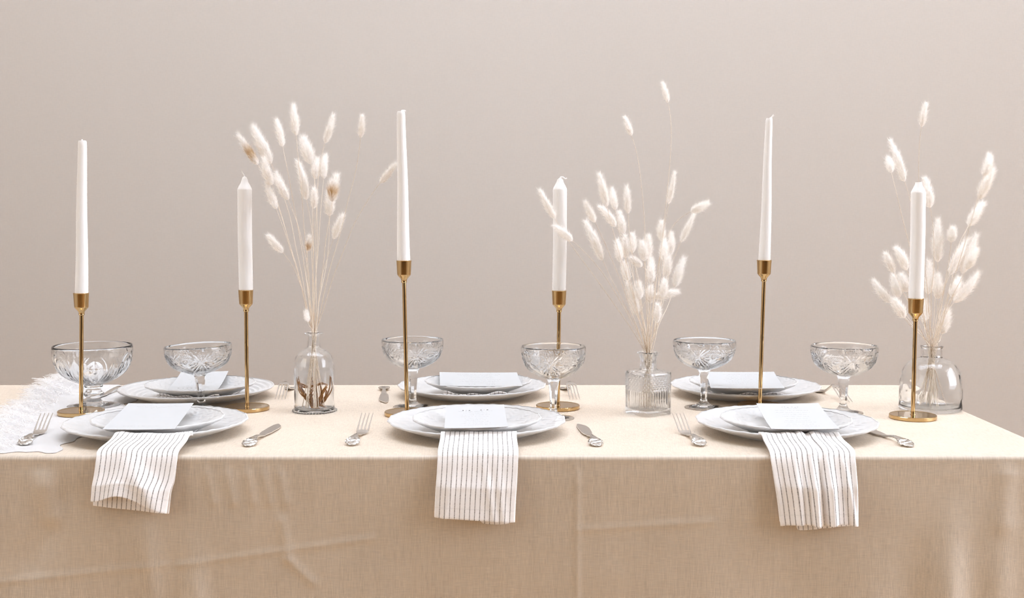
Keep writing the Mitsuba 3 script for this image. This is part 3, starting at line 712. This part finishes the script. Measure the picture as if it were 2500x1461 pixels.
STICKS = [
    # x, y, cup x, cup z, candle xb, xt, r0, r1, straight top, tip, shoulder, wick
    (-.7765, 2.0794, -.7707, .2195, -.7703, -.7617, .01135, .0076, .4845, .4895, False, [(0, 0), (.0003, .002), (-.0006, .0040)], 'slim brass candlestick in front of the large coupe at the left end of the table', 'tall white taper candle at the left end of the table', .0012),
    (-.4892, 2.1324, -.4882, .2215, -.4886, -.4874, .0126, .0130, .4047, .4290, True, [(0, 0), (-.001, .003), (-.0035, .007), (-.0045, .0115), (-.0044, .0135)], 'slim brass candlestick between the far left plates and the bottle of bunny tails', 'short thick white candle with a pointed wick, second from the left', 0),
    (-.1888, 2.0751, -.1925, .2780, -.1926, -.1956, .01165, .0074, .5359, .5410, False, [(0, 0), (.0015, .0025), (.005, .0030), (.0075, .0015)], 'tall brass candlestick rising in front of the coupe by the far middle plates', 'tall white taper candle with a bent wick, third from the left', 0),
    (.0853, 2.1460, .0870, .2195, .0869, .0883, .01255, .0130, .4050, .4265, True, [(0, 0), (.001, .0025), (.005, .0025), (.009, -.0005), (.0125, .0005)], 'slim brass candlestick standing behind the middle coupe', 'short thick white candle with a drooping wick, above the middle coupe', 0),
    (.4625, 2.1552, .4666, .2755, .4671, .4712, .0110, .0063, .5301, .5345, False, [(0, 0), (.002, .002), (.0055, .0052), (.0085, .0085)], 'tall brass candlestick behind the near right plates', 'tall white taper candle right of the square vase', 0),
    (.7092, 2.0413, .7094, .2125, .7104, .7093, .0126, .0126, .3971, .4130, True, [(0, 0), (-.0003, .0018), (.0004, .0034)], 'slim brass candlestick in front of the wide round vase', 'short thick white candle in front of the wide round vase of bunny tails', 0),
]
for x, y, xt, zc, cb, ct, r0, r1, zs, tip, sh, wick, l1, l2, zb in STICKS:
    z0 = candlestick(x, y, xt, zc, l1, zb)
    k = thing('candle', l2, 'candle', 'white candles in brass candlesticks')
    candle(k, y, z0 + .0166, xt + (cb - xt) * .4, ct, r0, r1, zs, tip, wick, sh)

# ---------------------------------------------------------------- cut-glass coupes
def vgroove(d, w): return np.clip(1 - np.abs(d) / w, 0, 1)

def cut_pattern(th, s, kind):
    """groove depth 0..1 over the bowl; th angle, s = 0 at the rim, 1 at the stem"""
    n = 6
    a = (th * n / (2 * np.pi)) % 1 - .5                # within one repeat, -0.5..0.5
    g = np.zeros(np.broadcast(th, s).shape)
    if kind == 'fans':                                    # pressed tulip arches
        arch = np.sqrt((a * 1.9) ** 2 + ((s - .62) * 1.25) ** 2)
        g = np.maximum(g, vgroove(arch - .42, .09)); g = np.maximum(g, .8 * vgroove(arch - .62, .07))
        g = np.maximum(g, .9 * vgroove(a, .05) * (s > .25) * (s < .62))
        a2 = (a + 1.0) % 1 - .5
        g = np.maximum(g, .9 * vgroove(np.abs(a2) - (s - .2) * .42, .05) * (s > .2)); g = np.maximum(g, .8 * vgroove(np.abs(a2) - (s - .2) * .2, .04) * (s > .25))
        return g * np.clip((s - .12) / .06, 0, 1)
    y = (s - .45) * 1.15
    star = np.arctan2(y, a * 1.0); rad = np.hypot(a, y)
    spokes = np.abs((star * 10 / np.pi) % 1 - .5)
    g = np.maximum(g, vgroove(.5 - spokes, .30) * np.clip((.44 - rad) / .06, 0, 1) * np.clip((rad - .02) / .05, 0, 1))
    for sl, off in ((1.15, .5), (-1.15, .5), (.62, .5), (-.62, .5)):
        d = (a - sl * (s - off) + .5) % 1 - .5
        g = np.maximum(g, vgroove(d, .055))
    b = (a + 1.0) % 1 - .5
    dia = np.abs(b) / .26 + np.abs(s - .30) / .22
    fine = np.maximum(vgroove(((b * 1.0 + s * .8) * 16) % 1 - .5, .34), vgroove(((b * 1.0 - s * .8) * 16) % 1 - .5, .34))
    g = np.maximum(g, .75 * fine * (dia < 1)); g = np.maximum(g, vgroove(dia - 1, .13))
    if kind == 'hobstar':
        dia2 = np.abs(a) / .3 + np.abs(s - .78) / .2
        fine2 = np.maximum(vgroove(((a + s * .9) * 14) % 1 - .5, .34), vgroove(((a - s * .9) * 14) % 1 - .5, .34))
        g = np.maximum(g, .7 * fine2 * (dia2 < 1))
    top = .17 if kind == 'star' else .14
    return g * np.clip((s - top) / .05, 0, 1) * np.clip((1.0 - s) / .10, 0, 1)

def coupe_mesh(R, H, zbowl, stem, kind, rfoot):
    prof = [(0, .0012), (rfoot * .5, .0008), (rfoot * .9, 0), (rfoot * .99, .0004), (rfoot, .0013), (rfoot * .96, .0021), (rfoot * .7, .0036), (rfoot * .42, .0058)]
    prof = [*prof, *stem]
    ns = len(prof); hb = H - zbowl
    bf = np.array([(0, .235), (.035, .34), (.08, .46), (.16, .62), (.26, .765), (.38, .875), (.52, .945), (.66, .985), (.80, 1.004), (.92, 1.006), (1.0, 1.0)])
    out = curve(np.column_stack([bf[:, 1] * R, zbowl + bf[:, 0] * hb]), 70)
    prof = np.vstack([prof, out[1:] if stem[-1][1] > zbowl - .001 else out])
    nb = len(prof)
    wall = .0030
    prof = np.vstack([prof, [(R - .0004, H + .0008), (R - .0012, H + .0009), (R - .0019, H + .0002)]])
    inn = curve(np.column_stack([np.maximum(bf[::-1, 1] * R - wall * (1 + .4 * (1 - bf[::-1, 0])), 0), zbowl + .004 + bf[::-1, 0] * (hb - .004)]), 26)[1:]
    prof = np.vstack([prof, inn, [(inn[-1, 0] * .5, inn[-1, 1] - .0008), (0, inn[-1, 1] - .001)]])
    ring = np.arange(len(prof))
    isb = ((ring >= ns) & (ring < nb))[:, None]; iss = ((ring >= 8) & (ring < ns))[:, None]
    def mod(th, r, z):
        s = np.clip((H - z) / hb, 0, 1)
        g = cut_pattern(th, s, kind) * isb
        r = r - .00135 * g
        nf = 6 if kind != 'fans' else 12
        facet = np.cos(np.pi / nf) / np.cos(((th + .3) % (2 * np.pi / nf)) - np.pi / nf)
        mid = np.clip((z - .012) / .01, 0, 1) * np.clip((zbowl - .004 - z) / .006, 0, 1) * iss
        return r * (1 + (facet - 1) * mid * (1.0 if kind != 'fans' else .5)), z
    return lathe(prof, 288, mod)

def slim_stem(zb, R):
    return [(.0105, .0085), (.0076, .0125), (.0064, .0180), (.0066, .026), (.0072, .036), (.0082, .048), (.0092, zb - .014), (.0100, zb - .006), (.0112, zb - .0022)]
stem_large = [(.0150, .0085), (.0125, .0120), (.0118, .0150), (.0165, .0190), (.0185, .0220), (.0185, .0245), (.0150, .0280), (.0128, .0305), (.0150, .0335), (.0172, .0360), (.0165, .0385)]
COUPES = [
    (-.7870, 2.1739, .0720, .1135, .0405, stem_large, 'fans', .0480, .0012, 0.0, 'large pressed-glass coupe on a short knobbed stem at the left end of the table', .2),
    (-.5721, 2.1300, .0604, .1185, .066, None, 'star', .0350, 0.0, -.045, 'cut-glass coupe leaning slightly in front of the far left plates', .7),
    (-.1858, 2.1645, .0572, .1272, .073, None, 'star', .0370, 0.0, 0.0, 'cut-glass coupe behind the third candlestick, left of the far middle plates', .1),
    (.0732, 2.0413, .0566, .1285, .071, None, 'star', .0370, 0.0, 0.0, 'cut-glass coupe in front of the fourth candlestick, near the table middle', .45),
    (.3579, 2.1552, .0574, .1265, .073, None, 'star', .0360, 0.0, 0.0, 'cut-glass coupe between the square vase and the far right plates', .33),
    (.6026, 2.1011, .0592, .1225, .068, None, 'hobstar', .0360, 0.0, 0.0, 'cut-glass coupe with crossed-line cutting, left of the wide round vase', .52),
]
for x, y, R_, H, zb, stem, kind, rf, z0, tilt, lab, yaw in COUPES:
    k = thing('coupe_glass', lab, 'glass', 'cut-glass coupes')
    m = coupe_mesh(R_, H, zb, stem or slim_stem(zb, R_), kind, rf)
    put(k, moved(m, x, y, z0 - .0003 + (abs(math.sin(tilt)) * rf if tilt else 0), yaw * 2, tilt if tilt else None), 'mat_glass', 30)

# ---------------------------------------------------------------- vases
V1, V2, V3 = (-.3617, 2.1144), (.2460, 2.0880), (.7742, 2.1369)
k1 = thing('bottle_vase', 'round-shouldered clear glass bottle with a narrow neck holding bunny tail grass and brown roots', 'vase')
r = .0364
o = curve([(.0345, .0015), (r, .006), (r, .03), (r, .06), (r, .080), (r * .985, .090), (r * .93, .0985), (r * .80, .107), (r * .60, .1135), (r * .42, .1165), (.0118, .1195), (.0112, .124), (.0110, .134), (.0112, .1405)], 60)
o = np.vstack([[(0, .0012), (.030, .0012)], o, [(.0128, .1420), (.0160, .1428), (.0168, .1440), (.0164, .1456), (.0140, .1462), (.0098, .1462), (.0092, .1450)]])
w = .0021
inn = curve([(.0090, .140), (.0089, .124), (.0096, .1180), (r * .40, .1140), (r * .58, .1110), (r * .78, .1046), (r * .91 - .001, .0962), (r - w - .0006, .088), (r - w, .078), (r - w, .03), (r - w, .0095), (r - w - .004, .0062)], 50)
put(k1 + '__glass', moved(lathe(np.vstack([o, inn, [(.02, .0052), (0, .005)]]), 96), *V1, -.0004), 'mat_glass', 35)
beads = []
for a in np.arange(44) / 44 * 2 * np.pi:
    b = trimesh.creation.icosphere(subdivisions=1, radius=.0024); b.apply_translation([.0388 * math.cos(a), .0388 * math.sin(a), .0026]); beads.append(b)
kk = put(k1 + '__beaded_foot', moved(cat(beads), *V1, -.0001), 'mat_glass', True)
labels[kk] = {'label': 'ring of clear glass beads round the foot', 'kind': 'stuff'}

k2 = thing('square_vase', 'small square pressed-glass vase with ribbed sides and a flared neck holding bunny tail grass', 'vase')
def square_ring(hw, rc, n=160):
    """rounded square cut by a polar angle"""
    t = np.arange(n) / n * 2 * np.pi; c, s = np.cos(t), np.sin(t)
    p = 2 + 9 * (1 - rc)
    return t, hw / (np.abs(c) ** p + np.abs(s) ** p) ** (1 / p)
R = []
n = 240
spec = [(0, 0, 0), (0, .9, .0), (0, .985, .0012), (0, 1, .003)] + [(0, 1, z) for z in np.linspace(.005, .0715, 58)] + [(0, .985, .0745), (.1, .93, .0770), (.35, .75, .0785), (.8, .62, .0790), (1, .52, .0800)]
hw = .0315
for rd, f, z in spec:
    t, rr = square_ring(hw, .12 if rd < 1 else 1, n)
    rr = rr * f
    if rd > 0: rr = rr * (1 - rd) + rd * hw * f
    if .004 < z < .0425:                                   # flutes on the lower half
        rr = rr - .0014 * np.abs(np.sin((rr * np.cos(t)) * 520)) * (np.abs(np.sin(t)) > np.abs(np.cos(t))) - .0014 * np.abs(np.sin((rr * np.sin(t)) * 520)) * (np.abs(np.sin(t)) <= np.abs(np.cos(t)))
    elif .0455 < z < .071:                                 # small diamonds on the upper half
        q = np.where(np.abs(np.sin(t)) > np.abs(np.cos(t)), rr * np.cos(t), rr * np.sin(t))
        rr = rr - .0016 * np.abs(np.sin((q + z) * 420)) * np.abs(np.sin((q - z) * 420))
    elif .042 <= z <= .046: rr = rr - .0012
    R.append(np.stack([rr * np.cos(t), rr * np.sin(t), np.full(n, z)], 1))
t = np.arange(n) / n * 2 * np.pi
for rr, z in [(.0150, .0815), (.0146, .086), (.0144, .094), (.0150, .0990), (.0165, .1025), (.0192, .1058), (.0202, .1072), (.0204, .1086), (.0196, .1098), (.0172, .1098), (.0142, .1066), (.0122, .101), (.0116, .094), (.0117, .084)]:
    fl = 1 + .035 * np.cos(12 * t) * np.clip((z - .082) / .006, 0, 1) * (rr > .0143)
    R.append(np.stack([rr * fl * np.cos(t), rr * fl * np.sin(t), np.full(n, z)], 1))
for f, z, rd in [(.50, .0762, .8), (.72, .0745, .4), (.84, .0715, .1), (.86, .066, 0), (.86, .03, 0), (.86, .013, 0), (.80, .0095, 0), (.4, .0085, 0), (0, .0085, 0)]:
    tt, rr = square_ring(hw, .2, n); rr = rr * f * (1 - rd) + rd * hw * f
    R.append(np.stack([rr * np.cos(tt), rr * np.sin(tt), np.full(n, z)], 1))
R = np.array(R); R[..., 2] *= 1.03
put(k2 + '__glass', moved(rings(R), *V2, -.0003, math.radians(36)), 'mat_glass', 30)

k3 = thing('round_vase', 'wide bell-shaped hammered glass vase of bunny tails at the right end of the table', 'vase')
o = curve([(.0545, .0012), (.0560, .005), (.0562, .02), (.0560, .040), (.0548, .056), (.0510, .072), (.0440, .0850), (.0340, .0925), (.0245, .0955), (.0196, .0975), (.0184, .1005), (.0180, .108), (.0180, .1140)], 70)
o = np.vstack([[(0, .0012), (.045, .0010)], o, [(.0190, .1160), (.0200, .1170), (.0200, .1182), (.0190, .1188), (.0166, .1186)]])
no = len(o)
inn = curve([(.0156, .116), (.0155, .106), (.0158, .1000), (.0175, .0952), (.0240, .0925), (.0330, .0895), (.0425, .0822), (.0490, .0700), (.0525, .055), (.0536, .040), (.0537, .012), (.051, .007)], 50)
pr = np.vstack([o, inn, [(.03, .006), (0, .006)]])
def hammered(th, r, z):
    q = np.stack([np.cos(th) * 5.5 + 0 * z, np.sin(th) * 5.5 + 0 * z, z * 95], -1)
    d = meshkit.noise(q, 21); body = (np.arange(len(pr)) < no)[:, None] * np.clip((z - .006) / .01, 0, 1) * np.clip((.088 - z) / .015, 0, 1)
    return r - .0013 * d * body, z + 0 * th
put(k3 + '__glass', moved(lathe(pr, 160, hammered), *V3, -.0004), 'mat_glass', 40)

# ---------------------------------------------------------------- brown roots inside the bottle
rng = np.random.default_rng(12)
k = thing('dried_root', 'tangle of reddish brown dried roots at the bottom of the clear bottle', 'root')
cx, cy = V1
ROOTS = [[(-.004, 0, .010), (-.014, .004, .020), (-.024, .004, .035), (-.029, 0, .050), (-.0305, 0, .060)], [(-.004, .002, .010), (-.012, 0, .022), (-.022, .006, .036), (-.028, .002, .049)],
         [(-.004, -.004, .009), (-.010, -.006, .020), (-.020, -.006, .033), (-.027, -.004, .047), (-.027, -.004, .055)],
         [(.002, 0, .010), (.010, -.004, .020), (.013, -.004, .034), (.012, 0, .048)], [(.002, -.004, .010), (.012, -.008, .024), (.017, -.008, .037), (.024, -.006, .047)],
         [(.0, .004, .009), (.009, .004, .022), (.016, .004, .036), (.022, .004, .042)], [(-.029, 0, .052), (-.022, 0, .045), (-.012, -.002, .044), (.002, -.002, .046), (.014, 0, .050), (.024, 0, .049)],
         [(-.002, .004, .009), (-.008, .010, .026), (-.010, .012, .048), (-.006, .010, .060)], [(.0, -.004, .008), (.010, -.004, .010), (.022, -.008, .007)], [(-.004, -.006, .008), (.002, -.012, .007), (.012, -.014, .0075)],
         [(.004, .004, .010), (.018, .008, .018), (.026, .008, .040), (.029, .006, .062)], [(.004, .0, .009), (.014, .002, .016), (.022, -.002, .030), (.020, -.002, .042)],
         [(-.002, 0, .009), (-.006, -.004, .022), (-.004, -.004, .034), (.002, -.004, .046)], [(0, 0, .009), (.005, .004, .024), (.003, .006, .040), (-.002, .006, .054)]]
for p in ROOTS:
    for c in range(4):
        j = rng.normal(0, .0016, (len(p), 3)) * (c > 0); j[:, 2] = np.abs(j[:, 2])
        C = curve(np.array(p) + j, 16) + [cx, cy, ZT + .0006]
        put(k + '__root_strand', tube(C, np.interp(np.linspace(0, 1, 16), [0, .5, 1], [.0015, .0011, .0004]), 6), 'mat_root', True)

# ---------------------------------------------------------------- bunny tail grass
rng = np.random.default_rng(5)
NECK = [(V1, .1462, .0062, .0330, .0075, 'the round-shouldered bottle'), (V2, .1131, .0082, .0215, .0100, 'the small square vase'), (V3, .1186, .0115, .0420, .0080, 'the wide round vase')]
LBL = {(0, 0): 'bunny tail grass with an ochre middle, leftmost of the tall ones in the bottle', (0, 1): 'thickest fluffy bunny tail, at the upper left of the bottle bunch', (0, 3): 'topmost bunny tail in the bottle bunch, upright above the others',
       (0, 4): 'bunny tail leaning right at the top of the bottle bunch', (0, 5): 'small pale bunny tail on a thin stem, high left of the third candle', (0, 6): 'bunny tail touching the third candle from the left',
       (0, 14): 'large bunny tail with an ochre middle on the right of the bottle bunch', (0, 17): 'bunny tail low on the right side of the bottle bunch', (0, 18): 'lowest left bunny tail of the bottle bunch, on an arching stem',
       (0, 19): 'small ochre bunny tail low among the stems of the bottle bunch', (0, 20): 'tiny bunny tail just above the mouth of the bottle',
       (1, 0): 'highest bunny tail of all, on a long thin stem above the square vase', (1, 1): 'second highest bunny tail above the square vase, on a bare stem', (1, 5): 'slender bunny tail standing alone on the upper right of the square vase bunch',
       (1, 9): 'large bunny tail leaning left of the square vase bunch', (1, 10): 'bunny tail overlapping the fourth candle, the upper one', (1, 11): 'bunny tail overlapping the fourth candle, the lower one',
       (1, 12): 'bunny tail lying almost level at the right top of the square vase bunch', (1, 13): 'bunny tail curving down below the level one, right of the square vase bunch', (1, 18): 'bunny tail sticking out level to the right, low in the square vase bunch',
       (2, 0): 'highest bunny tail of the wide vase bunch, on a long curved stem', (2, 1): 'long bunny tail at the upper left of the wide vase bunch', (2, 2): 'small bunny tail beside the long one at the upper left of the wide vase bunch',
       (2, 3): 'topmost bunny tail on the right of the wide vase bunch', (2, 4): 'bunny tail just below the topmost one on the right of the wide vase bunch', (2, 5): 'bunny tail leaning right, third down on the right of the wide vase bunch',
       (2, 6): 'bunny tail behind the tip of the rightmost candle', (2, 8): 'small round bunny tail in the middle of the wide vase bunch', (2, 11): 'lowest left bunny tail of the wide vase bunch, leaning far out'}

def seed_head(B, Tp, w, ochre, rng):
    B, Tp = np.array(B), np.array(Tp); ax = Tp - B; L = np.linalg.norm(ax); ax /= L
    u = np.cross(ax, [.1, 1, .2]); u /= np.linalg.norm(u); v = np.cross(ax, u)
    nr, m = 16, 14; R = []
    Rm = w * .40; bend = rng.normal(0, .05, 2) * L
    rad = lambda t: Rm * np.sin(np.pi * np.clip(t, 0, 1) ** .72) ** .75 + .0002
    pos = lambda t: B + ax * (L * .97 * t) + (u * bend[0] + v * bend[1]) * (t * (1 - t) * 2)
    for t in np.linspace(0, 1, nr):
        a = np.arange(m) / m * 2 * np.pi
        rr = rad(t) * (1 + .08 * rng.normal(0, 1, m))
        R.append(pos(t) + rr[:, None] * (np.cos(a)[:, None] * u + np.sin(a)[:, None] * v))
    core = rings(np.array(R)); V = [core.vertices]; F = [core.faces]; n0 = len(core.vertices)
    t0 = (core.vertices - B) @ ax / L
    wht = np.array([.985, .965, .94]); och = np.array([.62, .43, .22])
    k0 = np.clip(1.15 - np.abs(t0 - .36) / .30, 0, 1)[:, None] * (1.0 if ochre else .10)
    C = [wht * .97 * (1 - k0) + och * k0]
    N = 900
    t = rng.random(N) ** 1.05 * .98 + .01; a = rng.random(N) * 2 * np.pi
    rr = np.array([rad(q) for q in t])
    radial = np.cos(a)[:, None] * u + np.sin(a)[:, None] * v
    P0 = np.array([pos(q) for q in t]) + radial * rr[:, None] * .92
    d = radial * rng.uniform(.25, .95, N)[:, None] + ax * rng.uniform(.6, 1.1, N)[:, None] + rng.normal(0, .14, (N, 3))
    d /= np.linalg.norm(d, axis=1, keepdims=True)
    ln = np.minimum(rng.uniform(.35, .95, N) * w * .62 + (rng.random(N) < .12) * .0045, .011)
    P1 = P0 + d * ln[:, None] * .55; P2 = P0 + d * ln[:, None] + ax * (ln * .18)[:, None]
    sd = np.cross(d, rng.normal(0, 1, (N, 3))); sd /= np.linalg.norm(sd, axis=1, keepdims=True)
    h = .00021
    hv = np.stack([P0 - sd * h, P0 + sd * h, P1 - sd * h * .8, P1 + sd * h * .8, P2], 1).reshape(-1, 3)
    o = np.arange(N)[:, None] * 5 + n0
    F.append(np.vstack([o + [0, 1, 3], o + [0, 3, 2], o + [2, 3, 4]])); V.append(hv)
    kh = (np.clip(1 - np.abs(t - .36) / .28, 0, 1) * (.5 if ochre else .03))[:, None]
    C.append(np.repeat(wht * (1 - kh) + och * kh, 5, 0))
    return trimesh.Trimesh(np.vstack(V), np.vstack(F), process=False), np.vstack(C)

ORD = 'first second third fourth fifth sixth seventh eighth ninth tenth eleventh twelfth thirteenth fourteenth fifteenth sixteenth seventeenth eighteenth nineteenth twentieth'.split()
ORD += ['twenty-' + o for o in ORD[:9]] + ['thirtieth'] + ['thirty-' + o for o in ORD[:9]]
rank = {}
for v in range(3):
    order = sorted([i for i, g in enumerate([g for g in GRASS if g[0] == v])], key=lambda i, G=[g for g in GRASS if g[0] == v]: -G[i][6])
    for r_, i in enumerate(order): rank[v, i] = ORD[r_]
count = {}
for vi, bx, by, bz, tx, ty, tz, w, ochre in GRASS:
    vi = int(vi); i = count.get(vi, 0); count[vi] = i + 1
    (vx, vy), zn, rn, rbase, zfl, vname = NECK[vi]
    lab = LBL.get((vi, i)); grp = f'bunny tail grasses in {vname}'
    slope = (tx - bx) / (tz - bz + 1e-6)
    pose = 'upright' if abs(slope) < .18 else 'left-leaning' if slope < 0 else 'right-leaning'
    size = 'plump' if w > .017 else 'slender' if w < .0125 else 'cream'
    k = thing('bunny_tail_grass', lab or f'{pose} {size} bunny tail, {rank[vi, i]} highest head of the bunch in {vname}', 'grass', grp)
    B, Tp = np.array([bx, by, bz]), np.array([tx, ty, tz])
    ax = (Tp - B) / np.linalg.norm(Tp - B)
    dx, dy = B[0] - vx, B[1] - vy
    q = rng.uniform(-.35, .35, 2)
    ex = np.clip(dx / .16, -.8, .8)
    Nk = np.array([vx + rn * np.clip(ex + q[0], -.9, .9), vy + rn * q[1] * 1.5, zn])
    Hh = max(bz - zn, .02)
    P1 = B - ax * min(.45 * Hh, .09) * (1 if ax[2] > .2 else .35)
    dirn = np.array([dx * .75, dy * .6, Hh]); dirn /= np.linalg.norm(dirn)
    P2 = Nk + dirn * Hh * .45
    tt = np.linspace(0, 1, 22)[:, None]
    bez = (1 - tt) ** 3 * B + 3 * (1 - tt) ** 2 * tt * P1 + 3 * (1 - tt) * tt ** 2 * P2 + tt ** 3 * Nk
    # on down inside the vase, the stems crossing in the neck
    ang = rng.random() * 6.28; rb = rbase * math.sqrt(rng.random()) * .85
    F_ = np.array([vx - np.sign(ex + .001) * abs(rb * math.cos(ang)) * .8, vy + rb * math.sin(ang) * .8, zfl + .001])
    M_ = Nk * .55 + F_ * .45; M_[0] = vx + (M_[0] - vx) * (.75 if vi == 1 else 1)
    if vi == 2: M_[:2] = np.array([vx, vy]) + (M_[:2] - [vx, vy]) * .8
    low = curve([Nk, M_, F_], 10)[1:]
    wob = np.zeros((31, 3)); s_ = np.linspace(0, 1, 31)
    wob[:, 0] = .0008 * np.sin(s_ * rng.uniform(12, 26) + i) * np.sin(s_ * np.pi); wob[:, 1] = .0008 * np.cos(s_ * 17 + i) * np.sin(s_ * np.pi)
    path = np.vstack([bez, low]) + wob + [0, 0, ZT]
    put(k + '__stem', tube(path, np.interp(s_, [0, .2, 1], [.00042, .00052, .00075]), 5), 'mat_stem', True)
    m, c = seed_head(B + [0, 0, ZT], Tp + [0, 0, ZT], w, ochre, rng)
    put(k + '__seed_head', m, 'mat_seed', True, color=c)
